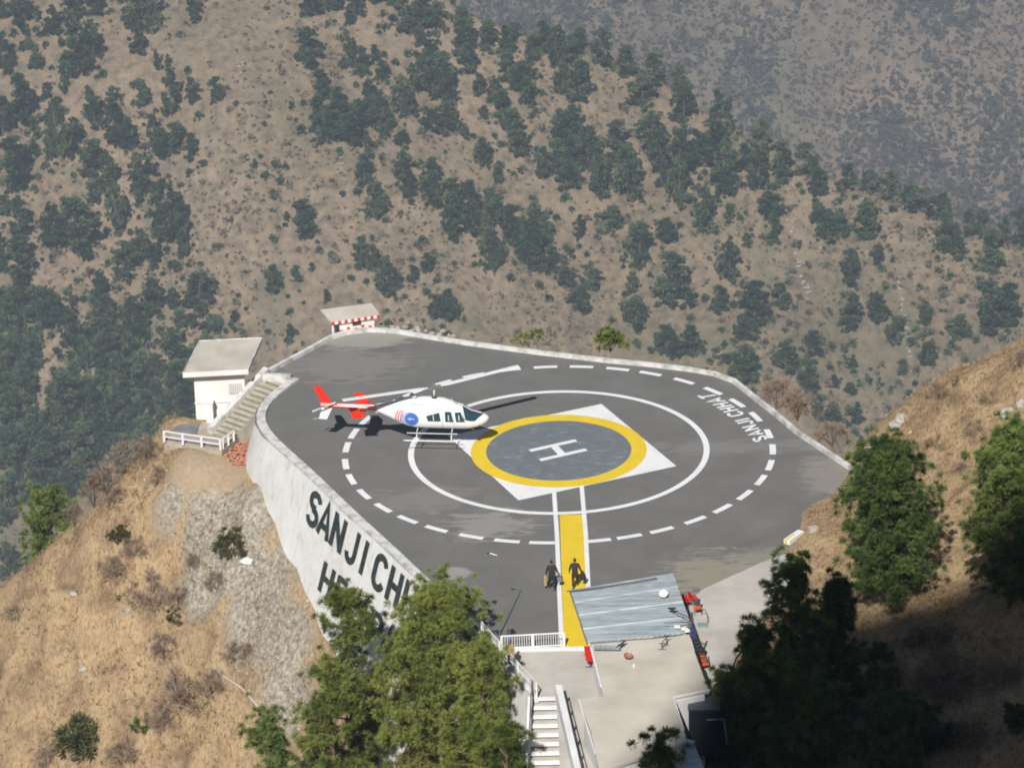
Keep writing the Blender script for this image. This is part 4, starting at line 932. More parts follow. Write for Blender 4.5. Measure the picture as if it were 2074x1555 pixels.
# ================================================================== BUILDINGS BY THE LEFT EDGE
M_HUT = varied('hut_white_paint', (.74, .72, .68), (.85, .84, .82), .6, .8); M_ROOF = varied('weathered_roof_slab', (.40, .365, .325), (.50, .465, .42), .7, .9, bs=.15)
M_RED = flat('signal_red', (.72, .04, .03), .5); M_STEP = varied('stair_stone', (.42, .38, .31), (.56, .52, .44), 1.4, .9)
M_LILAC = flat('rail_white', (.74, .73, .82), .5); M_GREY = varied('grey_sheet', (.17, .17, .185), (.24, .24, .25), 2, .7)
TZ = -2.25
def roof_slab(c, th, name, par, mat, ):   # c: four corners xyz, clockwise from front-left
    v = [tuple(p) for p in c] + [(p[0], p[1], p[2] - th) for p in c]
    return MB().add(v, [(0, 1, 2, 3), (7, 6, 5, 4)] + [(i, i + 4, (i + 1) % 4 + 4, (i + 1) % 4) for i in range(4)]).build(name, mat, par)
FL, FR, BR, BLk = G(371, 755, 1.1), G(502, 748, 1.1), G(530, 685, 1.75), G(404, 691, 1.75)
hut = empty('white_hut', (FL[0] + 2, FL[1] + 2, TZ)); tag(hut, 'white-walled hut with a tilted grey flat roof beside the stairs, left of the helipad', 'hut')
rf = roof_slab([FL, FR, BR, BLk], .28, 'roof', hut, M_ROOF)
MB().box(((FL + FR) / 2 + np.array([0, -.03, -.14])), (np.linalg.norm(FR - FL) / 2 + .03, .05, .155), math.atan2(FR[1] - FL[1], FR[0] - FL[0])).build('fascia_board', M_HUT, rf)
for a_, b_ in ((FL, BLk), (BLk, BR), (BR, FR)):
    m_ = MB(); m_.tube([a_ + np.array([0, 0, .02]), b_ + np.array([0, 0, .02])], .045, 4); m_.build('roof_rim', M_KERB, rf)
wl = G(391, 866, TZ); wx0, wy0 = wl[0], wl[1]; ry = math.atan2(FR[1] - FL[1], FR[0] - FL[0]); ux = np.array([math.cos(ry), math.sin(ry)]); uy = np.array([-ux[1], ux[0]])
c0 = np.array([FL[0], FL[1]]) + ux * .62 + uy * .55; Wh, Dh = 3.1, 2.6
q = [c0, c0 + ux * Wh, c0 + ux * Wh + uy * Dh, c0 + uy * Dh]
zt_ = [.76, .76, 1.1, 1.1]
MB().prism([tuple(p) for p in q], [TZ - 1.5] * 4, zt_).build('wall', M_HUT, hut)
cc = c0 + ux * 1.55 - uy * .03; MB().box((cc[0], cc[1], TZ + 1.05), (1.6, .04, .035), ry).build('wall_band', M_HUT, hut)
cc = c0 + ux * 2.5 - uy * .035; wdw = MB().box((cc[0], cc[1], -.35), (.4, .03, .32), ry).build('vent_grille', flat('pale_grey_paint', (.5, .5, .5)), hut)
g_ = MB()
for k in range(6): p = cc + ux * (-.32 + .13 * k) - uy * .04; g_.box((p[0], p[1], -.35), (.018, .02, .3), ry)
g_.build('grille_bars', M_HUT, wdw)
cc = c0 + ux * .85 - uy * .5; pl_ = MB().box((cc[0], cc[1], TZ + .55), (.22, .22, .75), ry); pl_.box((cc[0], cc[1], TZ + 1.33), (.27, .27, .05), ry)
tag(pl_.build('gate_pillar', M_HUT), 'short white square pillar on the terrace in front of the white hut', 'pillar')
# scribbled cable on the wall near the stairs
# terrace in front of the hut
ter = [G(332, 893, TZ), G(449, 912, TZ), G(500, 872, TZ), G(478, 850, TZ), G(365, 858, TZ)]
t_ = MB().prism([(p[0], p[1]) for p in ter], TZ - 1.3, TZ); to = t_.build('terrace', varied('terrace_masonry', (.33, .29, .23), (.46, .41, .34), 2, .9)); tag(to, 'small raised masonry terrace below the white hut at the foot of stairs', 'terrace')
gs = [G(345, 876, TZ), G(398, 880, TZ), G(404, 858, TZ), G(362, 862, TZ)]
MB().prism([(p[0], p[1]) for p in gs], TZ + .03, TZ + .08).build('sheet_metal_cover', M_GREY, to)
def rail(name, a_, b_, n, H, mat, label, cat='railing', rails=(1., .55), rr=.035, group=None, posts=None, balusters=0):
    a_ = np.array(a_, float); b_ = np.array(b_, float); r = empty(name, a_); tag(r, label, cat, group)
    for i in range(n + 1):
        p = a_ + (b_ - a_) * i / n; MB().box((p[0], p[1], p[2] + H / 2), (rr * 1.35, rr * 1.35, H / 2)).build('post', mat, r)
    for h in rails:
        m_ = MB(); m_.tube([a_ + np.array([0, 0, H * h]), b_ + np.array([0, 0, H * h])], rr, 6); m_.build('rail', mat, r)
    if balusters:
        m_ = MB()
        for i in range(balusters):
            p = a_ + (b_ - a_) * (i + .5) / balusters; m_.box((p[0], p[1], p[2] + H * .5), (.014, .014, H * .46))
        m_.build('balusters', mat, r)
    return r
ra, rb = G(333, 895, TZ), G(447, 911, TZ)
rail('terrace_railing', ra, rb, 3, .74, M_LILAC, 'white two-bar railing along front edge of the hut terrace', rails=(.97, .5), rr=.05)
rail('stair_foot_railing', G(452, 908, TZ), G(474, 893, TZ), 2, .7, M_HUT, 'short white railing at foot of the stairs beside retaining wall', rails=(.95,), rr=.04)
# stairs from the pad corner down to the terrace
s_top = G(557, 768, 0)[:2]; s_bot = G(448, 886, TZ)[:2]; d = s_bot - s_top; Ls = np.linalg.norm(d); d /= Ls; pn = np.array([-d[1], d[0]])
sa = math.atan2(d[1], d[0]); ns = 13; mb = MB()
for k in range(ns):
    zt = TZ * (k + .6) / ns; c_ = s_top + d * Ls * (k + .5) / ns; mb.box((c_[0], c_[1], (zt + TZ - .8) / 2), (Ls / ns / 2 + .002, .78, (zt - TZ + .8) / 2), sa)
st = mb.build('stone_stairs', M_STEP); se = MB()
for k in range(ns):
    zt = TZ * (k + .6) / ns; c_ = s_top + d * (Ls * (k + 1) / ns + .012); se.box((c_[0], c_[1], zt - .075), (.012, .76, .075), sa)
se.build('riser_edge', varied('riser_dark', (.20, .18, .145), (.30, .27, .22), 2, .9), st)  # darker strip on each riser so the steps stand apart
tag(st, 'narrow stone stairs dropping from the helipad corner to the hut terrace', 'stairs')
side = pn if (s_top + pn)[0] < (s_top - pn)[0] else -pn
m_ = MB(); a_ = s_top + side * 1.0 - d * .25; b_ = s_bot + side * 1.0
m_.sweep([a_, a_ + (b_ - a_) * .5, b_], .2, [-1.2, -2.2, TZ - 1], [.45, TZ * .5 + .42, TZ + .4]); m_.build('stair_parapet', M_KERB, st)

# far striped hut
A_, B_, C2, D2 = G(671, 652, .95), G(769, 637, .95), G(753, 614, 1.4), G(649, 627, 1.4)
h2 = empty('striped_hut', (A_[0], A_[1], -1.8)); tag(h2, 'small hut with grey flat roof and red and white checked front at the far end', 'hut')
rf = roof_slab([A_, B_, C2, D2], .12, 'roof', h2, M_ROOF)
rd = B_ - A_; rl = np.linalg.norm(rd); rdn = rd / rl; an = math.atan2(rd[1], rd[0]); rn = np.array([-rdn[1], rdn[0]])
for k in range(15):
    c_ = A_ + rd * (k + .5) / 15; MB().box((c_[0] + rn[0] * -.03, c_[1] + rn[1] * -.03, .84), (rl / 30, .03, .09), an).build('fascia_block', M_HUT if k % 2 else M_RED, rf)
c0 = A_[:2] + rdn[:2] * .35 + rn * .12; m_ = MB().prism([tuple(c0), tuple(c0 + rdn[:2] * (rl - .7)), tuple(c0 + rdn[:2] * (rl - .7) + rn * 1.1), tuple(c0 + rn * 1.1)], -2.2, [.78, .78, .9, .9]); m_.build('wall', M_HUT, h2)
cc = c0 + rdn[:2] * 1.35 - rn * .02; MB().box((cc[0], cc[1], .56), (.28, .03, .13), an).build('window', M_DK, h2)
cc = c0 + rdn[:2] * .06 - rn * .02; MB().box((cc[0], cc[1], .35), (.12, .03, .4), an).build('doorway', M_DK, h2)
for k in range(5):
    cc = c0 + rdn[:2] * (.3 + .48 * k) - rn * .02; MB().box((cc[0], cc[1], .2 + .12 * (k % 2)), (.1, .03, .06), an).build('red_check', M_RED, h2)
cc = A_[:2] + rdn[:2] * .1 + rn * .05; MB().tube([(cc[0], cc[1], -1.5), (cc[0], cc[1], .82)], .06, 8).build('corner_post', M_HUT, h2)

# ================================================================== TERMINAL BUILDING (lower centre)
M_CORR = varied('galvanised_sheet', (.31, .37, .40), (.58, .64, .67), 1.1, .42, .35, .5, sc3=(.3, 3.2, 1), lo=.3, hi=.7)
M_RC = varied('roof_screed', (.48, .44, .385), (.62, .575, .50), .45, .9, bs=.12, lo=.3, hi=.68)
RZ = 2.6
bl = empty('terminal_building', (4.5, -34, 0)); tag(bl, 'flat-roofed terminal building with blue-grey corrugated sheeting over its rear end', 'building')
gp = lambda x, y, z=RZ: G(x, y, z)
rp = [gp(1190, 1275)[:2], gp(1395, 1275)[:2], gp(1412, 1335)[:2], gp(1437, 1398)[:2], gp(1364, 1413)[:2], gp(1385, 1478)[:2], gp(1392, 1500)[:2], gp(1232, 1556)[:2], gp(1213, 1556)[:2], gp(1197, 1480)[:2], gp(1172, 1416)[:2], gp(1222, 1410)[:2], gp(1203, 1330)[:2]]
rp = [tuple(p) for p in rp]
rfm = MB().prism(rp, RZ - .16, RZ).build('roof', M_RC, bl)
cxr = sum(p[0] for p in rp) / len(rp); cyr = sum(p[1] for p in rp) / len(rp)
wp = [(p[0] + (.25 if p[0] < cxr else -.25), p[1] + (.2 if p[1] < cyr else -.2)) for p in rp]
MB().prism(wp, -3.5, RZ - .16).build('wall', M_WPAINT, bl)
def trim(a_, b_, name='roof_edge_trim', mat=None, z=RZ, h=.05, w_=.05):
    a_, b_ = np.array(a_)[:2], np.array(b_)[:2]; c_ = (a_ + b_) / 2; L_ = np.linalg.norm(b_ - a_)
    MB().box((c_[0], c_[1], z + h - .02), (L_ / 2, w_, h), math.atan2(b_[1] - a_[1], b_[0] - a_[0])).build(name, mat or M_WPAINT, rfm)
trim(gp(1197, 1312), gp(1217, 1390)); trim(gp(1172, 1416), gp(1205, 1525), w_=.03, h=.03); trim(gp(1437, 1398), gp(1364, 1413), h=.05, w_=.05); trim(gp(1385, 1478), gp(1366, 1416), w_=.03, h=.03)
trim(gp(1408, 1320), gp(1436, 1396), mat=M_DK, w_=.03, h=.04)
# corrugated canopy, slightly higher
ca, cb, cc_, cdn = gp(1155, 1194, RZ + .25), gp(1363, 1160, RZ + .25), gp(1405, 1280, RZ + .12), gp(1190, 1300, RZ + .12)
V, F = [], []; nu, nv = 8, 150
for i in range(nu + 1):
    for j in range(nv + 1):
        u, v_ = i / nu, j / nv; p = (ca * (1 - u) + cb * u) * (1 - v_) + (cdn * (1 - u) + cc_ * u) * v_
        V.append((p[0], p[1], p[2] + .022 * math.sin(v_ * 2 * math.pi * 25) + .05 * (v_ * 4 % 1)))
F = [(i * (nv + 1) + j, (i + 1) * (nv + 1) + j, (i + 1) * (nv + 1) + j + 1, i * (nv + 1) + j + 1) for i in range(nu) for j in range(nv)]
corr = MB().add(V, F).build('corrugated_sheets', M_CORR, bl)
fr = MB()
for a_, b_ in ((ca, cb), (ca, cdn), (cb, cc_)): fr.tube([a_ - np.array([0, 0, .12]), b_ - np.array([0, 0, .12])], .05, 6)
fr.build('canopy_frame', M_MET, corr)
fr = MB(); fr.tube([gp(1148, 1197, RZ + .42), gp(1240, 1186, RZ + .42), gp(1330, 1170, RZ + .42)], .03, 6); fr.build('ridge_pipe', M_DK, corr)
# bent loose sheets at the sheeting's lower edge
for k, (px, py, w_, a_) in enumerate(((1225, 1296, 1.1, .12), (1290, 1290, 1.2, .10), (1350, 1284, 1.0, .2), (1230, 1312, .9, -.08))):
    p = gp(px, py, RZ + .09 + .015 * k); m_ = MB(); V = []; F = []
    for i in range(21):
        for j in (0, 1): x_, y_ = (i / 20 - .5) * w_ * 1.5, (j - .5) * .42; V.append((p[0] + x_ * math.cos(a_) - y_ * math.sin(a_), p[1] + x_ * math.sin(a_) + y_ * math.cos(a_), p[2] + .02 * math.sin(i * 1.7) + .05 * j))
    F = [(2 * i, 2 * i + 2, 2 * i + 3, 2 * i + 1) for i in range(20)]
    tag(m_.add(V, F).build('loose_sheet', M_CORR if k != 1 else M_CONC), ['grey loose metal sheet lying on roof below the left of corrugated sheeting', 'pale loose sheet lying on roof midway along lower sheeting edge', 'loose metal sheet lying on the roof beside the satellite dish pole', 'small loose metal sheet on the roof nearest the red bench'][k], 'metal sheet')
# water tank and its lid in the shaded corner
tp = G(1425, 1440, 1.2)
tk = empty('water_tank', (tp[0], tp[1] - .6, -.2)); tag(tk, 'big dark blue-black rectangular water tank in the shade at building corner', 'water tank')
M_TANK = flat('tank_black', (.03, .035, .045), .45)
MB().box((tp[0], tp[1] - .6, .8), (.78, .95, 1.3), -.03).build('tank_body', M_TANK, tk)
MB().box((tp[0], tp[1] - .6, 2.13), (.82, .99, .035), -.03).build('tank_lid', flat('tank_lid_grey', (.10, .11, .135), .5), tk)
MB().tube([(tp[0] + .1, tp[1] + .1, 2.15), (tp[0] + .1, tp[1] + .1, 2.32)], .2, 14).build('filler_cap', M_DK, tk)
MB().tube([(tp[0] + .1, tp[1] - 1.56, 1.55), (tp[0] + .95, tp[1] - 1.60, 1.6), (tp[0] + 1.1, tp[1] - 1.62, .2)], .05, 8).build('outlet_pipe', flat('pipe_blue', (.25, .42, .60), .5), tk)
# second shed with metal roof at the bottom edge
sh = empty('metal_roof_shed', (5, -43, -1)); tag(sh, 'shed with bluish sheet-metal roof half hidden by dark pine at bottom', 'shed')
v = [G(1330, 1484, 2.0), G(1404, 1500, 2.0), G(1460, 1640, 1.5), G(1205, 1640, 1.5), G(1236, 1540, 1.8)]
m_ = MB(); m_.prism([(p[0], p[1]) for p in v], [p[2] - .05 for p in v], [p[2] for p in v]); m_.build('roof', M_CORR, sh)
m_ = MB(); V = [G(1330, 1482, 2.08), G(1343, 1481, 2.16), G(1408, 1498, 2.16), G(1400, 1507, 2.08), G(1345, 1492, 2.08)]; m_.prism([(p[0], p[1]) for p in V], 2.02, 2.12); m_.build('ridge_flashing', M_LG, sh)
cq = [((p[0] + 5) / 2, (p[1] - 46) / 2) for p in v]; MB().prism([(p[0] * .8 + 1.1, p[1] * .8 - 9) for p in [(q_[0], q_[1]) for q_ in v]], -4, 1.4).build('wall', M_HUT, sh)

# ------------------------------------------------ gate railing, diagonal fence, front stairs
M_FW = flat('fence_white', (.80, .79, .82), .5)
rail('gate_railing', G(1016, 1316, 0), G(1143, 1309, 0), 2, .82, M_FW, 'white railing with close vertical bars along lower edge of the tarmac', rails=(1., .12), rr=.04, balusters=26)
dr = rail('diagonal_fence', G(976, 1290, 0), G(1087, 1415, 0), 3, .95, M_FW, 'white fence running diagonally down from the retaining wall to the front stairs', 'fence', rails=(1., .55, .12), rr=.03, balusters=40)
# white outer wall beneath the diagonal fence
a_, b_ = G(976, 1290, 0)[:2], G(1087, 1415, 0)[:2]; d = (b_ - a_) / np.linalg.norm(b_ - a_); n_ = np.array([d[1], -d[0]]); n_ = n_ if n_[0] < 0 else -n_
a_ = a_ - d * 1.0
V = []; F = []
for i in range(13):
    q = a_ + (b_ - a_) * i / 12
    for j, w_ in enumerate((0, .06, 2.5, 6.5)): V.append((q[0] + n_[0] * (.1 + .14 * w_), q[1] + n_[1] * (.1 + .14 * w_), -w_ + .02))
for i in range(12):
    for j in range(3): F.append((4 * i + j, 4 * i + j + 1, 4 * i + j + 5, 4 * i + j + 4))
ow = MB().add(V, F); ow.sweep([a_, b_], .12, -.2, .05); tag(ow.build('outer_wall', M_WW), 'sloping whitewashed wall under the diagonal fence, partly in pine shade', 'wall')
s0_ = G(1105, 1411, 0); mb = MB(); nst = 16
for k in range(nst):
    y1 = s0_[1] - .5 * k; zt = -.26 * (k + 1)
    mb.box((s0_[0] - .02 - .016 * k, y1 - .25, (zt - 7) / 2), (.56 + .045 * k, .25, (zt + 7) / 2))
fst = mb.build('front_stairs', varied('stair_concrete', (.42, .40, .37), (.56, .54, .50), 1.2, .9)); tag(fst, 'white concrete stairs descending towards the camera beside the lane', 'stairs')  # steps toned darker than the white nosing: riser shade put into the colour
nz = MB()
for k in range(nst + 1): y1 = s0_[1] - .5 * k; nz.box((s0_[0] - .02 - .016 * k, y1 - .07, -.26 * k - .055), (.54 + .045 * k, .12, .06))
nz.build('step_nosing', M_WPAINT, fst)
pa, pb = G(1131, 1386, .85), G(1176, 1580, .85)
pw = MB(); pw.sweep([pa[:2], (pa[:2] + pb[:2]) / 2, pb[:2]], .17, [-4, -6, -8], [.85, .85, .85]); tag(pw.build('stair_parapet_wall', M_WPAINT), 'white parapet wall sloping down between the front stairs and the lane', 'wall')
rr_ = rail('dark_handrail', (pa[0] + .3, pa[1] - .9, 0), (pb[0] + .3, pb[1], 0), 6, .95, M_DK, 'dark metal handrail sloping down along right side of the stair parapet', rails=(1.,), rr=.035)
rail('stair_handrail', (s0_[0] - .70, s0_[1] + .1, 0), (s0_[0] - 1.15, s0_[1] - 7.4, -4.0), 6, .95, M_MET, 'grey metal handrail along the left side of front stairs', rails=(1., .6), rr=.03)
tag(MB().sweep([(s0_[0] - .78, s0_[1]), (s0_[0] - 1.2, s0_[1] - 8)], .13, [-4, -8], [.06, -4.1]).build('stair_side_wall', M_WW), 'low white wall carrying the stairs along their left side', 'wall')
# lamp post by the gate (its long shadow lies on the tarmac)
lp0 = G(1012, 1287, 0); lp = empty('lamp_post', lp0); tag(lp, 'slim grey lamp post with short arm at left end of the gate railing', 'lamp post')
MB().tube([(lp0[0], lp0[1], 0), (lp0[0], lp0[1], 4.8)], [.035, .022], 8).build('pole', flat('lamp_grey', (.20, .20, .205), .7), lp)
MB().tube([(lp0[0], lp0[1], 4.75), (lp0[0] - .4, lp0[1] + .1, 4.85)], .015, 6).build('arm', M_MET, lp)
MB().box((lp0[0] - .48, lp0[1] + .12, 4.83), (.09, .04, .025)).build('lamp_head', M_DK, lp)

# ================================================================== SMALL THINGS
M_RC1 = flat('red_plastic', (.75, .03, .02), .35); M_OR = flat('orange_plastic', (.80, .13, .03), .4)
def chair(name, p, rz, seatc, label, group=None, backc=None):
    r = empty(name, p, rz); tag(r, label, 'chair', group); r.scale = (.85, .85, .85)
    MB().box((0, 0, .44), (.23, .22, .025)).build('seat', seatc, r, local=True)
    b_ = MB(); V = []
    for i in range(7):
        for j in range(5):
            u = (i / 6 - .5) * 2; w_ = j / 4; V.append((u * .22, .2 + .10 * w_ - .04 * u * u * -1, .5 + .42 * w_))
    b_.add(V, [(i * 5 + j, (i + 1) * 5 + j, (i + 1) * 5 + j + 1, i * 5 + j + 1) for i in range(6) for j in range(4)]); b_.build('backrest', backc or seatc, r, local=True)
    for sx in (-1, 1):
        for sy in (-1, 1): MB().tube([(sx * .19, sy * .18, .43), (sx * .22, sy * .22, 0)], .015, 6).build('leg', M_DK, r, local=True)
    return r
# red three-seat bench
bp = G(1199, 1354, 0); br_ = math.atan2(G(1195, 1325)[1] - bp[1], G(1195, 1325)[0] - bp[0])
bn = empty('waiting_bench', bp, br_); tag(bn, 'three-seat red moulded bench against the white roof edge by the threshold', 'bench')
bn.location = Vector((bp[0] - .12, bp[1] + .9, 0))
for k in (-1, 0, 1):
    s_ = MB(); s_.box((k * .56, 0, .44), (.25, .23, .03)); s_.build('seat', M_RC1, bn, local=True)
    V = [(k * .56 + u * .25, -.2 - .12 * w_ + .03 * u * u, .5 + .38 * w_) for u in (-1, -.5, 0, .5, 1) for w_ in (0, .5, 1)]
    MB().add(V, [(i * 3 + j, i * 3 + 3 + j, i * 3 + 4 + j, i * 3 + 1 + j) for i in range(4) for j in range(2)]).build('backrest', M_RC1, bn, local=True)
MB().tube([(-.85, 0, .38), (.85, 0, .38)], .03, 6).build('beam', M_DK, bn, local=True)
for k in (-.7, .7): MB().tube([(k, 0, .38), (k, 0, .03)], .03, 6).tube([(k, -.25, .02), (k, .25, .02)], .025, 6).build('leg', M_DK, bn, local=True)
chair('plastic_chair', G(1391, 1228, 0), 2.6, M_RC1, 'red chair just right of the corrugated sheeting, partly hidden by it')
chair('plastic_chair', G(1404, 1222, 0), 2.2, M_RC1, 'red chair at the tip of the concrete ramp behind the orange one')
oc = chair('office_chair', G(1413, 1243, 0), .1, M_OR, 'orange chair with a dark band standing alone on the concrete ramp', backc=M_DK)
gp_ = G(1421, 1262, 0); st_ = empty('folding_stool', gp_); tag(st_, 'thin dark bent metal frame standing behind a small teal board on the ramp', 'stand')
MB().tube([gp_ + np.array([-.15, .5, .62]), gp_ + np.array([.2, .45, .6]), gp_ + np.array([.32, .1, .4]), gp_ + np.array([.34, 0, .0])], .022, 6).build('frame', M_DK, st_)
MB().box(gp_ + np.array([.05, -.25, .05]), (.27, .2, .03)).build('footboard', flat('teal_board', (.22, .33, .37), .6), st_)
chair('plastic_chair', G(1427, 1356, 0), .4, M_OR, 'orange-red chair below the ladder at the right wall of the building')
# ladder leaning on the right edge of the roof
la, lb = G(1432, 1352, 0), gp(1405, 1285, RZ + .4); ld = empty('ladder', la); tag(ld, 'dark metal ladder leaning against the right edge of the roof', 'ladder')
sd = np.array([.36, .06, 0])
for q in (-.5, .5): MB().tube([la + sd * q, lb + sd * q], .03, 6).build('stile', M_DK, ld)
for k in range(8):
    c_ = la + (lb - la) * (k + .6) / 8.5; MB().tube([c_ - sd * .5, c_ + sd * .5], .02, 5).build('rung', M_DK, ld)
# satellite dishes and lamps on the roof pole
mp0 = gp(1402, 1287); mp_ = empty('aerial_mast', mp0); tag(mp_, 'cluttered aerial mast with arms, white floodlights and a dark dish at roof edge', 'aerial mast')
MB().tube([mp0, mp0 + np.array([0, 0, 1.35])], .05, 8).build('mast', flat('mast_blue', (.07, .08, .11), .5), mp_)
def arm(name, a_, b_, r_, mat=M_DK): return MB().tube([a_, b_], r_, 6).build(name, mat, mp_)
tpz = mp0 + np.array([0, 0, 1.0]); dshp = gp(1361, 1235, RZ + .55)
arm('dish_arm', tpz, dshp, .025)
def dish(c_, r_, nrm, mat, name, par, depth=.12):
    nrm = Vector(nrm).normalized(); q = nrm.to_track_quat('Z', 'Y').to_matrix(); m_ = MB(); V = []; n_ = 18
    for i in range(5):
        for k in range(n_): a = 2 * math.pi * k / n_; rr2 = r_ * i / 4; V.append(Vector(tuple(c_)) + q @ Vector((rr2 * math.cos(a), rr2 * math.sin(a), depth * (i / 4)**2)))
    m_.add(V, [(i * n_ + k, i * n_ + (k + 1) % n_, (i + 1) * n_ + (k + 1) % n_, (i + 1) * n_ + k) for i in range(4) for k in range(n_)])
    o = m_.build(name, mat, par, smooth=True); return o
dish(dshp, .25, (.0, .35, .9), M_DK, 'dark_dish', mp_)
for k, (px, py) in enumerate(((1372, 1268), (1386, 1272), (1393, 1276))):
    p = gp(px, py, RZ + .35); arm('lamp_arm', tpz - np.array([0, 0, .3]), p, .02); MB().box(p, (.16, .08, .07), .1 * k).build('floodlight', M_HUT, mp_)
arm('long_arm', tpz - np.array([0, 0, .2]), gp(1344, 1261, RZ + .6), .02)
arm('cross_arm', tpz + np.array([-.7, .5, -.1]), tpz + np.array([.1, -.1, 0]), .02)
MB().box(mp0 + np.array([.02, -.2, .25]), (.12, .16, .25), .3).build('junction_box', flat('navy_box', (.05, .06, .16), .5), mp_)
wd_ = gp(1344, 1204, RZ + .42); wo = dish(wd_, .24, (-.1, -.5, .8), M_HUT, 'white_dish_face', None); tag(wo, 'small white round dish lying on the corrugated sheeting', 'dish'); wo.name = 'satellite_dish'
rd_ = empty('satellite_dish', gp(1272, 1332)); tag(rd_, 'rusty reddish dish on short pole standing on the roof', 'satellite dish')
dish(gp(1272, 1330, RZ + .1), .24, (.1, -.3, .9), flat('rust_red', (.34, .16, .12), .7), 'reflector', rd_); MB().tube([gp(1275, 1331), gp(1275, 1331) + np.array([0, 0, .42])], .02, 6).build('pole', M_LG, rd_)
# crow-like dark bird on the roof
bq = gp(1257, 1313); bb = MB()
bb.tube([bq + np.array([-.26, -.12, .10]), bq + np.array([-.14, -.06, .14]), bq + np.array([0, 0, .2]), bq + np.array([.1, .05, .27]), bq + np.array([.17, .09, .36]), bq + np.array([.23, .12, .38]), bq + np.array([.31, .16, .36])], [.015, .05, .085, .08, .055, .05, .008], 10)
bb.tube([bq + np.array([0, .02, .16]), bq + np.array([.0, .02, .0])], .012, 5); bb.tube([bq + np.array([.03, -.03, .16]), bq + np.array([.03, -.03, .0])], .012, 5)
bb.tube([bq + np.array([.08, .08, .26]), bq + np.array([-.08, .03, .2]), bq + np.array([-.26, -.05, .13])], [.03, .045, .01], 6); bb.tube([bq + np.array([.08, -.04, .26]), bq + np.array([-.08, -.08, .2]), bq + np.array([-.26, -.14, .13])], [.03, .045, .01], 6)
tag(bb.build('bird', M_DK, smooth=True), 'large dark bird-like shape perched on the roof below the corrugated sheeting', 'bird')
# metal frame stands
fs = gp(1341, 1315); fe = empty('metal_frame_stand', fs); tag(fe, 'spindly dark metal frame stand with crossed feet in the middle of the roof', 'stand')
for a_, b_ in (((-.22, 0, 0), (.22, .02, 0)), ((0, 0, 0), (0, 0, .42)), ((-.15, 0, .34), (.17, 0, .34)), ((.1, .5, 0), (.42, .5, 0)), ((.25, .5, 0), (.25, .5, .55)), ((.1, .5, .55), (.38, .5, .55)), ((0, 0, .38), (.25, .5, .45))):
    MB().tube([fs + np.array(a_), fs + np.array(b_)], .025, 6).build('bar', M_DK, fe)
wb = gp(1284, 1350); tag(MB().tube([wb, wb + np.array([0, 0, .12]), wb + np.array([0, 0, .17])], [.05, .05, .02], 8).build('bottle', M_HUT), 'tiny white bottle left standing on the concrete roof', 'bottle')
# broken yellow and white kerb piece at the edge of the tarmac
kb = G(1608, 1088, .12); ke = empty('broken_kerb', kb); tag(ke, 'broken painted kerb block with yellow edge beside the grassy slope', 'kerb')
MB().box(kb, (.75, .2, .14), .95).build('block', M_WPAINT, ke); MB().box(kb + np.array([-.24, -.26, .03]), (.5, .05, .12), .95).build('yellow_edge', M_YEL, ke)
MB().box(kb + np.array([1.1, .3, .3]), (.25, .2, .18), .3).build('fragment', M_CONC, ke)
# white marker stones and boulders
MAT_GROCK = varied('grey_rock', (.28, .27, .25), (.46, .45, .43), 3, .9)
def boulder(p, s_, label, mat, seed):
    g_ = np.random.default_rng(seed); V = IV2 * (1 + g_.uniform(-.16, .16, (len(IV2), 1))) * np.array(s_); m_ = MB().add(V + np.array(p), [tuple(f) for f in IF2])
    tag(m_.build('boulder', mat), label, 'boulder')
def onhill(px, py, up=0.):
    P, o_ = cast([px], [py], near_z, 120, 330, 1500); return P[0] + np.array([0, 0, up])
boulder(onhill(1470 + 0, 1095) * 0 + onhill(1828, 850), (.5, .36, .38), 'big pale grey boulder on the left skyline of the grassy hill', MAT_ROCK, 3)
boulder(onhill(1815, 865), (.5, .4, .4), 'grey boulder just below the pale one on the grassy hill', MAT_GROCK, 4)
boulder(onhill(1760, 905), (.4, .3, .25), 'small pale rock on the grassy hill near the kerb end', MAT_ROCK, 5)
boulder(onhill(2068, 820), (.35, .35, .35), 'pale rock at the right picture edge on the grassy hill', MAT_ROCK, 6)
boulder(onhill(2040, 838), (.5, .35, .4), 'weathered grey boulder amid the dry grass near the right picture edge', MAT_GROCK, 7)
boulder(onhill(1845, 876), (.12, .12, .1), 'tiny bright white stone on the grassy hill above the sunlit pine', M_HUT, 8)
boulder(onhill(503, 1136), (.55, .3, .25), 'white stone slab on the rocky slope left of the painted wall', M_HUT, 9)
boulder(onhill(425, 1102), (.3, .25, .3), 'upright pale stone in the middle of the rocky slope', MAT_ROCK, 10)
boulder(onhill(395, 1035), (.35, .3, .25), 'pale stone on the rocky slope under the dirt ledge', MAT_ROCK, 11)
boulder(onhill(170, 1355), (.35, .2, .2), 'small blue-grey rock in the golden grass, lower left', MAT_GROCK, 12)
boulder(onhill(152, 1202), (.4, .2, .16), 'flat grey rock in the golden grass, upper part of left slope', MAT_GROCK, 13)
boulder(onhill(260, 1238), (.22, .2, .25), 'narrow grey rock beside the bare bushes on the left slope', MAT_GROCK, 14)
boulder(onhill(152, 1533), (.3, .3, .3), 'dark rounded rock under the olive bush at bottom left', flat('dark_rock', (.06, .06, .06), .9), 15)
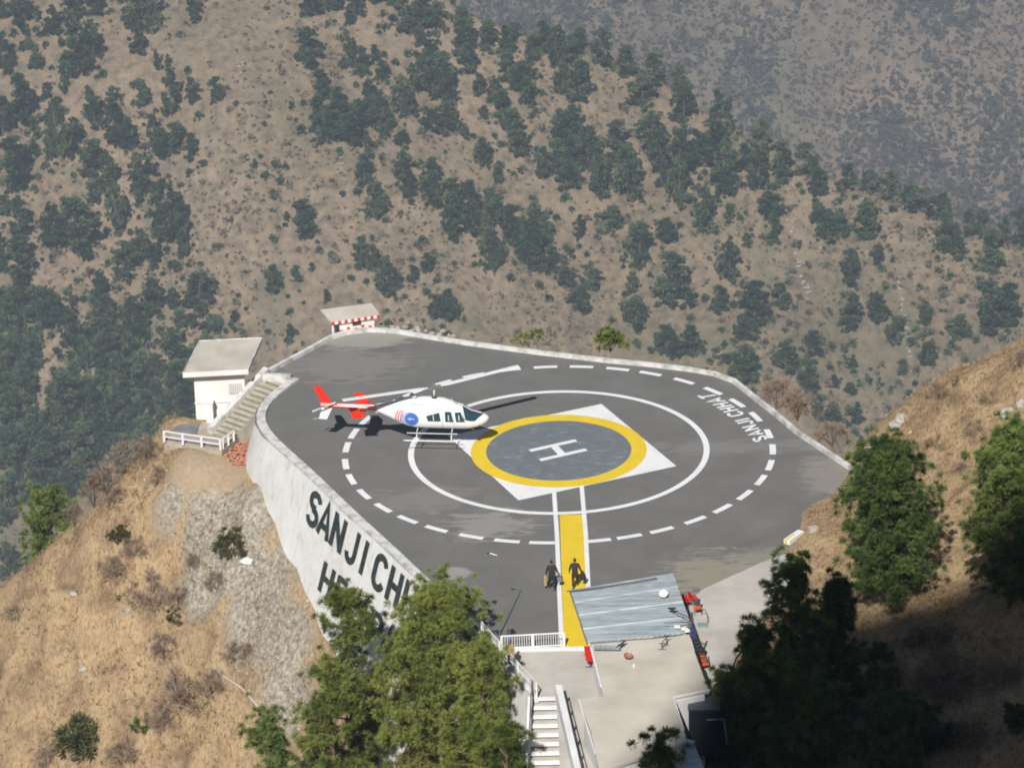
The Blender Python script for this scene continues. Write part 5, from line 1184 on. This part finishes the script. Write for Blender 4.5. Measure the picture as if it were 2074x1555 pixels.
# pale rubble beyond the far kerb
pp = []
for i in range(30):
    u = rng.uniform(0, 1); k = 5.3 + u * 2.6; j = int(k); p = kerb_far[j] + (kerb_far[j + 1] - kerb_far[j]) * (k - j); pp.append((p[0] + rng.uniform(-.2, .5), p[1] + rng.uniform(.35, 1.8), rng.uniform(-.5, .15)))
tag(rocks(np.array(pp), rng.uniform(.12, .34, len(pp)), rng, MAT_ROCK, 'rubble'), 'pale broken stone heaped beyond the far kerb beside striped hut', 'rubble', kind='stuff')
# scree and small stones on the rocky slope below the terrace
g = np.random.default_rng(12); pts_ = []
for (px, py, sx, sy, n_) in ((360, 1010, 35, 45, 110), (430, 1060, 45, 50, 140), (470, 1150, 50, 60, 200), (530, 1230, 45, 70, 240), (560, 1340, 40, 70, 240), (550, 1440, 45, 50, 160), (300, 1090, 40, 30, 40), (520, 1060, 25, 60, 110)):
    pts_.append(np.stack([g.normal(px, sx, n_), g.normal(py, sy, n_)], -1))
pts_ = np.concatenate(pts_); Pq, o_ = cast(pts_[:, 0], pts_[:, 1], near_z, 150, 330, 1000); Pq = Pq[o_ & (Pq[:, 1] < 16) & (Pq[:, 2] < -2.5)]
M_SCREE = varied('scree', (.25, .22, .18), (.54, .51, .46), 1.3, .9)
tag(rocks(Pq, g.uniform(.03, .15, len(Pq)), g, M_SCREE, 'scree'), 'grey-white scree and broken rock between the terrace and painted wall', 'scree', kind='stuff')
# red brick rubble heap
n_ = 150; bx_ = np.stack([g.normal(487, 14, n_), g.uniform(900, 946, n_)], -1); Pq, o_ = cast(bx_[:, 0], bx_[:, 1], near_z, 150, 330, 1000); hb = MB()
for p in Pq: hb.box(p + np.array([0, 0, g.uniform(0, .25)]), (.12, .06, .04), g.uniform(0, 3), R=Matrix.Rotation(g.uniform(-.6, .6), 3, 'X') @ Matrix.Rotation(g.uniform(0, 3), 3, 'Z'))
tag(hb.build('brick_rubble', varied('broken_brick', (.36, .12, .07), (.55, .27, .19), 5, .9)), 'heap of broken red bricks between terrace and retaining wall', 'bricks', kind='stuff')
# pale pipe on the lower slope
pl = [onhill(*q, up=.06) for q in ((425, 1345), (455, 1372), (490, 1395), (512, 1420), (540, 1452))]
tag(MB().tube(pl, .07, 8).build('water_pipe', M_CONC, smooth=True), 'thin pale pipe crossing the dry slope below the rocks', 'pipe')
# ================================================================== PEOPLE
def skin(name, joints, edges, mat, root, sub=2):
    me = bpy.data.meshes.new(name); me.from_pydata([j[:3] for j in joints], edges, []); me.materials.append(mat)
    o = bpy.data.objects.new(name, me); COL.objects.link(o); o.parent = root
    md = o.modifiers.new('Skin', 'SKIN'); md.use_smooth_shade = True; lay = me.skin_vertices[0].data if me.skin_vertices else None
    if lay is None:
        bm = bmesh.new(); bm.from_mesh(me); bm.verts.layers.skin.verify(); bm.to_mesh(me); bm.free(); lay = me.skin_vertices[0].data
    for k, j in enumerate(joints): lay[k].radius = (j[3], j[4] if len(j) > 4 else j[3]); 
    lay[0].use_root = True
    sm = o.modifiers.new('Subdivision', 'SUBSURF'); sm.levels = sub; sm.render_levels = sub
    return o
M_SKIN = flat('skin', (.26, .14, .09), .6); M_HAIR = flat('black_hair', (.015, .012, .012), .6)
def person(label, loc_, rz, top, bottom, stride=.2, armL=(.12, .0), armR=(.05, .1), shoes=None, lean=.0, hatmat=None):
    r = empty('person', loc_, rz); tag(r, label, 'person')
    hh = .93; HL = (-.10, 0, hh); HRr = (.10, 0, hh)
    fl, fr_ = stride, -stride
    def hand(s_, w_):   # palm, four bent fingers and a thumb from the side of the palm
        J = []; E = []; base = np.array(w_); p = base + (0, .01, -.07); J.append((*p, .032, .016))
        for q in range(4):
            a_ = p + ((q - 1.5) * .018, .006, -.035); b_ = a_ + (0, .014, -.035 + .004 * abs(q - 1)); J += [(*a_, .0085), (*b_, .008)]
        t_ = p + (-s_ * .035, .02, -.0); J += [(*t_, .010), (*(t_ + (0, .015, -.03)), .009)]
        return J
    # body: pelvis root
    J = [(0, 0, hh, .07, .055), (0, .01 + lean * .3, 1.15, .09, .065), (0, .02 + lean, 1.38, .12, .08), (0, .02 + lean, 1.49, .055), (0, .04 + lean, 1.56, .06, .065), (0, .05 + lean, 1.66, .082, .095), (0, .045 + lean, 1.74, .055, .06)]
    E = [(0, 1), (1, 2), (2, 3), (3, 4), (4, 5), (5, 6)]
    J += [(0, .125 + lean, 1.63, .014), (-.083, .04 + lean, 1.64, .018), (.083, .04 + lean, 1.64, .018)]; E += [(5, 7), (5, 8), (5, 9)]
    shd = []
    for s_, (ax, ay) in ((-1, armL), (1, armR)):
        b0 = len(J); e_ = (s_ * (.25 + ax * .3), lean + ay * .4, 1.14); w_ = (s_ * (.26 + ax), lean + ay + .05, .90)
        J += [(s_ * .18, .01 + lean, 1.41, .062), (*e_, .044), (*w_, .028)]; E += [(2, b0), (b0, b0 + 1), (b0 + 1, b0 + 2)]
        hj = hand(s_, w_); h0 = len(J); J += hj; E += [(b0 + 2, h0)] + [(h0, h0 + 1 + 2 * q) for q in range(4)] + [(h0 + 1 + 2 * q, h0 + 2 + 2 * q) for q in range(4)] + [(h0, h0 + 9), (h0 + 9, h0 + 10)]
        shd.append((e_, w_))
    legs = []
    for s_, st_ in ((-1, fl), (1, fr_)):
        b0 = len(J); kn_ = (s_ * .105, st_ * .45 + .05, .50); an_ = (s_ * .10, st_ - (.05 if st_ < 0 else 0), .10 + (.05 if st_ < 0 else 0)); to_ = (s_ * .11, st_ + .16, .04)
        J += [(s_ * .085, 0, .84, .055), (*kn_, .055), (*an_, .04), (*to_, .035)]; E += [(0, b0), (b0, b0 + 1), (b0 + 1, b0 + 2), (b0 + 2, b0 + 3)]; legs.append((kn_, an_, to_))
    skin('body', J, E, M_SKIN, r)
    jk = [(0, 0, .80, .19, .15), (0, .01 + lean * .3, 1.14, .18, .15), (0, .02 + lean, 1.38, .19, .14), (0, .02 + lean, 1.52, .075)]; je = [(0, 1), (1, 2), (2, 3)]
    for s_, (e_, w_) in zip((-1, 1), shd): b0 = len(jk); jk += [(s_ * .19, .01 + lean, 1.41, .085), (*e_, .062), (e_[0] * .15 + w_[0] * .85, e_[1] * .15 + w_[1] * .85, e_[2] * .12 + w_[2] * .88, .048)]; je += [(2, b0), (b0, b0 + 1), (b0 + 1, b0 + 2)]
    skin('jacket', jk, je, top, r)
    tj = [(0, 0, .97, .13, .11)]; te = []
    for s_, (kn_, an_, to_) in zip((-1, 1), legs): b0 = len(tj); tj += [(s_ * .10, 0, .80, .10), (*kn_, .078), (*(np.array(an_) + (0, 0, .04)), .062)]; te += [(0, b0), (b0, b0 + 1), (b0 + 1, b0 + 2)]
    skin('trousers', tj, te, bottom, r)
    for kn_, an_, to_ in legs: skin('shoe', [(an_[0], an_[1] - .04, an_[2] - .035, .05, .045), (to_[0], to_[1] - .03, to_[2], .045, .035)], [(0, 1)], shoes or M_HAIR, r, 1)
    skin('hair', [(0, -.03 + lean, 1.61, .085, .06), (0, .0 + lean, 1.73, .095, .085), (0, .07 + lean, 1.765, .055, .04)], [(0, 1), (1, 2)], M_HAIR, r)
    if hatmat: skin('cap', [(0, .0 + lean, 1.755, .1, .1), (0, .05 + lean, 1.775, .1, .08), (0, .17 + lean, 1.74, .07, .02)], [(0, 1), (1, 2)], hatmat, r)
    return r
M_BLKJ = flat('dark_jacket', (.04, .032, .038), .85); M_DT = flat('dark_trousers', (.028, .028, .034), .85); M_KH = flat('khaki_cloth', (.36, .28, .12), .85); M_GB = flat('grey_bag', (.20, .21, .24), .7)
p1 = G(1118, 1194, 0); person('person in dark jacket seen from behind walking beside the yellow strip with a tan load', (p1[0], p1[1], 0), .1, M_BLKJ, M_DT, .18, (.05, .08), (.12, .1))
p2 = G(1165, 1190, 0); person('person in dark clothes walking away along the yellow strip', (p2[0], p2[1], 0), -.05, M_BLKJ, M_DT, -.24, (.06, .12), (.14, .02))
def bag(name, p, h, label, cat, mat, rz=0, strap=True):
    r = empty(name, p, rz); tag(r, label, cat); m_ = MB(); V = []
    for z_, k in ((0, .86), (.12, 1), (.8, 1), (1, .8)):
        for a_, b_ in ((-1, -1), (1, -1), (1, 1), (-1, 1)): V.append((a_ * h[0] * k, b_ * h[1] * k, z_ * h[2] * 2))
    m_.add(V, [(4 * i + k, 4 * i + (k + 1) % 4, 4 * i + 4 + (k + 1) % 4, 4 * i + 4 + k) for i in range(3) for k in range(4)] + [(3, 2, 1, 0), (12, 13, 14, 15)]); m_.build('bag_body', mat, r, local=True)
    if strap: MB().tube([(-h[0] * .6, 0, h[2] * 1.95), (-h[0] * .4, 0, h[2] * 2 + .12), (h[0] * .4, 0, h[2] * 2 + .12), (h[0] * .6, 0, h[2] * 1.95)], .014, 6).build('handle', mat, r, local=True)
    return r
q = G(1134, 1178, 0); bag('shoulder_bag', (p1[0] + .42, p1[1] + .16, .42), (.12, .07, .13), 'grey bag carried in the right hand of the person beside the yellow strip', 'bag', M_GB, .2)
bag('tan_bag', (p1[0] - .36, p1[1] + .1, .22), (.08, .10, .30), 'tall tan bag carried at the left side of the person off the yellow strip', 'bag', flat('tan_cloth', (.42, .31, .17), .9), .1, True)
bag('draped_coat', (p2[0] + .43, p2[1] + .02, .45), (.11, .06, .22), 'black bag hanging from right hand of the person on the yellow strip', 'bag', M_DT, -.4)
p3 = G(1031, 1358, 0); person('person in blue cap and khaki vest standing by the upper end of diagonal fence', (p3[0] + .1, p3[1] + .2, 0), 2.6, M_KH, M_DT, .05, (.05, .15), (.08, .25), lean=.04, hatmat=flat('cap_blue', (.06, .20, .62), .6))

# ================================================================== NEAR TREES AND SHRUBS
def big_tree(name, base, H, R, n, seed, mat, label, cat='pine tree', shape='pine', basefrac=.2, rad=(.40, .62), K_=110, wid=.034, tr=.2, up=.5, grp=None, rz=0):
    g_ = np.random.default_rng(seed); P, O, limbs = crown_pts(n, H, R, basefrac, g_, shape)
    P = np.concatenate([P, P + g_.normal(size=P.shape) * .42 + np.array([0, 0, .1])]); O = np.concatenate([O, O])
    ok_ = np.hypot(P[:, 0], P[:, 1]) < R * np.where(shape == 'cone', .85 * np.clip(1.85 - 1.35 * P[:, 2] / H, .3, 1), 1. * np.clip(2.35 - 1.5 * P[:, 2] / H, .5, 1)); P, O = P[ok_], O[ok_]
    V, F, t = tufts(P, g_.uniform(*rad, len(P)) * .72, K_, wid, g_, up, O, .7)
    r = empty(name, base); tag(r, label, cat, grp)
    link('crown', npmesh('crown', V, F, mat, t), r)
    trunk_mb(H, tr, limbs, n=9, lr=.3, top=.94).build('trunk', MAT_BARK, r, local=True)
    return r
def from_top(px, py, z):
    p = G(px, py, z); zb = near1(p[0], p[1]); return (p[0], p[1], zb), z - zb
def from_base(px, pyb, pyt, up=0):
    b_ = onhill(px, pyb); dist = (b_ - CAM) @ FW; return tuple(b_), (pyb - pyt) / FPX * dist / .918
b_, H = from_top(880, 1205, 3.4); big_tree('pine_tree', b_, H, 4.8, 700, 1, MAT_PINE, 'biggest sunlit pine in front of the painted retaining wall', basefrac=.12)
b_, H = from_top(700, 1196, 1.8); big_tree('pine_tree', b_, H, 2.9, 330, 2, MAT_PINE, 'yellow-green pine covering the second line of wall lettering, left of the biggest', basefrac=.1)
b_, H = from_top(975, 1330, 2.2); big_tree('pine_tree', b_, H, 2.9, 260, 3, MAT_PINE, 'lower pine shading the outer wall beside the front stairs', basefrac=.1)
b_, H = from_top(1025, 1478, 1.0); big_tree('pine_tree', b_, H, 2.6, 200, 4, MAT_PINE, 'low pine crown at the bottom edge next to the front stairs', basefrac=.1)
b_, H = from_top(668, 1370, -1.2); big_tree('pine_tree', b_, H, 2.7, 240, 14, MAT_PINE, 'pine crown low at the left foot of the front pine group', basefrac=.1)
b_, H = from_top(535, 1455, -5.0); big_tree('pine_tree', b_, H, 2.4, 260, 5, MAT_PINE2, 'deep green pine cut by the bottom edge, left of the front pine group', basefrac=.15)
b_, H = from_top(92, 1018, -9.0); big_tree('pine_tree', (b_[0], b_[1], b_[2]), max(H, 5.5), 1.9, 260, 6, MAT_PINE2, 'sunlit pine standing behind the grassy spur at the left edge', basefrac=.05, shape='round', rad=(.35, .5))
b_, H = from_base(1800, 1228, 905); big_tree('pine_tree', b_, H, 2.95, 560, 7, MAT_PINE2, 'full sunlit pine on the right-hand grassy hill beside the helipad', basefrac=.14, shape='round')
b_, H = from_base(2045, 1225, 868); big_tree('pine_tree', b_, H, 2.7, 560, 8, MAT_PINE2, 'tall pine at the right edge, sunlit top and shaded lower half', basefrac=.1, shape='round')
for k, (px, pb_, pt_, R, lab) in enumerate(((1600, 1550, 1135, 2.9, 'tall black-looking pine in shade right of the terminal building'), (1695, 1500, 1178, 1.7, 'dark pine in shade between the tall shaded pine and the sunlit pine'),
                                      (1530, 1570, 1270, 1.8, 'dark shaded pine leaning in front of the tall one, next to the dry slope'), (1478, 1560, 1370, 1.3, 'dark low pine in shade beside the water tank'),
                                      (1640, 1600, 1380, 2.2, 'dark pine mass in shade at the bottom, right of centre'), (1800, 1600, 1420, 2.0, 'dark pine in deep shade at the bottom right'))):
    b_, H = from_base(px, pb_, pt_); big_tree('pine_tree', b_, H, R, 300, 20 + k, MAT_PINE2, lab, basefrac=.12, shape='cone' if k in (1, 2) else 'pine')
b_, H = from_top(1332, 1496, 9.5); big_tree('pine_tree', b_, H, 1.8, 200, 31, MAT_PINE2, 'dark pine top in front of the metal-roofed shed at the bottom', basefrac=.3)
def bush(p, H, R, seed, mat, label, grp=None, bare=False, n=40, cat='bush'):
    g_ = np.random.default_rng(seed); P = g_.normal(size=(n, 3)); P /= np.linalg.norm(P, axis=1)[:, None]; P *= g_.uniform(.25, 1, (n, 1))**.6; P[:, 2] = np.abs(P[:, 2]); O = P / (np.linalg.norm(P, axis=1)[:, None] + 1e-6)
    P = P * np.array([R, R, H * .8]) + np.array([0, 0, .1]); sc = min(R, H)
    V, F, t = tufts(P, g_.uniform(.3, .5, n) * sc * (1.1 if bare else .9), 34 if bare else 44, .022 if bare else .085, g_, .5, O, .9)
    r = empty('bush', p); tag(r, label, cat, grp); link('foliage' if not bare else 'twigs', npmesh('foliage', V, F, mat, t), r)
    m_ = MB()
    for k in range(7): q = P[k]; m_.tube([(0, 0, -.3), tuple(q * .5), tuple(q)], [.035 * sc, .02 * sc, .008], 4)
    m_.build('stem', MAT_BARK, r, local=True); return r
BG = {}
def bh(px, py, w_, h_, seed, mat, label, grp=None, bare=False, n=40, P=None):
    P = onhill(px, py) if P is None else P; dist = (P - CAM) @ FW
    r = bush(tuple(P), h_ / FPX * dist, w_ / 2 / FPX * dist, seed, mat, label, grp, bare, n)
    if grp: BG.setdefault(grp, []).append((px, py, r))
    return r
bh(470, 1118, 74, 62, 40, MAT_OLIVE, 'olive-green bush on the rocky slope left of the painted wall', n=36)
bh(165, 1512, 105, 72, 41, MAT_OLIVE, 'broad olive-green bush at the bottom left corner of the grassy slope', n=60)
bh(287, 1480, 46, 34, 42, MAT_PINE2, 'small fresh-green shrub on the lower grassy slope', n=22)
bh(245, 1092, 52, 30, 43, MAT_OLIVE, 'greyish olive tuft of shrub just under the spur crest', n=24)
bh(357, 1262, 44, 40, 44, MAT_OLIVE, 'thin grey-green bush between bare bushes mid slope', n=24)
bh(245, 1215, 20, 16, 45, MAT_PINE2, 'very small green shrub at the edge of the golden grass', n=12)
for k, (px, py, w_, h_) in enumerate([(235, 1160, 80, 52), (275, 1120, 60, 40), (310, 1210, 100, 46), (362, 1225, 60, 46), (335, 1330, 70, 60), (385, 1425, 140, 84), (430, 1400, 70, 50), (330, 1470, 70, 40), (250, 1540, 80, 40), (95, 1545, 60, 42), (480, 1340, 60, 44),
                                   (215, 985, 70, 60), (255, 955, 76, 70), (295, 930, 74, 66), (318, 985, 36, 60), (190, 1010, 60, 44), (235, 1020, 60, 40), (150, 1050, 44, 30), (505, 1330, 40, 30), (440, 1190, 60, 40), (395, 1150, 46, 30), (30, 1250, 40, 22)]):
    bh(px, py, w_, h_, 50 + k, MAT_TWIG, 'leafless brown bush on the slope below the hut terrace', 'bare bushes on the left spur', True, 40)
gk = lambda px, py, z, dy: G(px, py, z) + np.array([0, dy, 0])
bh(0, 0, 68, 40, 80, MAT_PINE, 'bright olive-green bush peeping over the middle of the far kerb', n=46, P=gk(1237, 726, -.9, 1.8))
bh(0, 0, 56, 15, 81, MAT_PINE, 'low yellow-green bush peeping over the far kerb, nearer the striped hut', n=34, P=gk(1058, 712, -.9, 1.6))
bh(0, 0, 34, 16, 82, MAT_PINE2, 'small dark green shrub next to the low yellow-green bush behind the far kerb', n=24, P=gk(1090, 712, -.8, 2.4))
for k, (px, py, w_, h_, m__, lb) in enumerate([(1575, 838, 90, 62, 0, 'bare reddish-brown bush behind the rounded kerb corner, upper left one'), (1618, 862, 80, 60, 0, 'bare reddish-brown bush behind the kerb right of rounded corner'), (1690, 915, 70, 46, 0, 'pale brown bush behind the kerb near its right end')]):
    bh(0, 0, w_, h_, 90 + k, MAT_OLIVE if m__ else MAT_TWIG, lb, bare=not m__, n=44, P=gk(px, py, -1., 1.4))
bh(2064, 745, 50, 46, 95, MAT_TWIG, 'dark brown bush on the hill skyline at right edge', bare=True)
bh(1935, 790, 20, 40, 96, MAT_OLIVE, 'thin upright olive shrub on the hill skyline', n=14)
bh(1905, 800, 60, 26, 97, MAT_TWIG, 'low twiggy bush beside the thin shrub on the hill skyline', bare=True)
for k, (px, py, w_, h_) in enumerate([(1900, 905, 60, 24), (1975, 880, 60, 30), (2010, 815, 60, 26), (1950, 960, 50, 22), (1840, 925, 50, 20), (1880, 1080, 60, 26), (1905, 1140, 50, 24)]):
    bh(px, py, w_, h_, 100 + k, MAT_TWIG, 'low dry brown bush in the golden grass of the right hill', 'dry bushes on the right hill', True, 26)
g = np.random.default_rng(33)
for k in range(26):
    px, py = g.uniform(1470, 2070), g.uniform(1270, 1550); w_ = g.uniform(60, 120)
    if px < 1560 and py < 1420: continue
    bh(px, py, w_, w_ * .6, 120 + k, MAT_TWIG if k % 3 else MAT_OLIVE, 'shadowy bush in the deep shade at lower right', 'bushes in the deep shade', bool(k % 3), 34)

for gname, sh_ in (('bare bushes on the left spur', 'leafless brown bush on the left spur'), ('dry bushes on the right hill', 'low dry bush on the right hill'), ('bushes in the deep shade', 'shadowy bush in the deep shade')):
    ordinals(BG[gname], sh_, 6)

# dry grass tufts on both hills
def grass(name, x0, x1, y0, y1, n, g, label, cond=None, hmin=.12, hmax=.42):
    X = g.uniform(x0, x1, n); Y = g.uniform(y0, y1, n); keep = fbm(X / 2.2, Y / 2.2, 90, 3) + g.uniform(-.9, .7, n) > -.25
    if cond is not None: keep &= cond(X, Y)
    X, Y = X[keep], Y[keep]; P = np.stack([X, Y, near_z(X, Y) - .02], -1)
    V, F, t = tufts(P, g.uniform(hmin, hmax, len(P)), 7, .05, g, 1.6)
    tag(link(name, npmesh(name, V, F, M_GRASS, t)), label, 'grass', kind='stuff')
M_GRASS = leafy('straw_grass', (.25, .17, .10), (.43, .31, .18), (.57, .43, .26), .35)
def inpoly(X, Y, poly):
    r = np.zeros(len(X), bool); n = len(poly)
    for i in range(n):
        x0, y0 = poly[i]; x1, y1 = poly[(i + 1) % n]; c = ((y0 > Y) != (y1 > Y)) & (X < (x1 - x0) * (Y - y0) / (y1 - y0 + 1e-12) + x0); r ^= c
    return r
wallq = [tuple(wallpt(-7, 0)[:2]), tuple(wallpt(30, 0)[:2]), tuple(wallpt(30, 9)[:2] + WN * .4), tuple(wallpt(-7, 7)[:2] + WN * .4)]
okl = lambda X, Y: ~inpoly(X, Y, pad_poly) & ~inpoly(X, Y, wallq) & ~((X > -23.5) & (Y > 3) & (X < -10))
grass('dry_grass', -46, -7, -52, 12, 42000, g, 'golden dry grass covering the spur on the left', okl)
okr = lambda X, Y: ~inpoly(X, Y, pad_poly) & ~((X < 14) & (Y > -44))
grass('dry_grass', 11, 46, -60, 22, 46000, g, 'golden dry grass covering the hill on the right', okr)

# ================================================================== HAZE
hz = MB().prism([(-1450, -455), (1450, -455), (1450, 2150), (-1450, 2150)], -894, 345)
ho = hz.build('haze', bpy.data.materials.new('haze_air')); hm_ = ho.data.materials[0]; hm_.use_nodes = True; nt = hm_.node_tree; nt.nodes.remove(nt.nodes['Principled BSDF'])
pv = nt.nodes.new('ShaderNodeVolumePrincipled'); pv.inputs['Color'].default_value = (.68, .81, 1, 1); pv.inputs['Density'].default_value = 0.00023; pv.inputs['Anisotropy'].default_value = .0
nt.links.new(pv.outputs[0], nt.nodes['Material Output'].inputs['Volume']); tag(ho, kind='stuff')
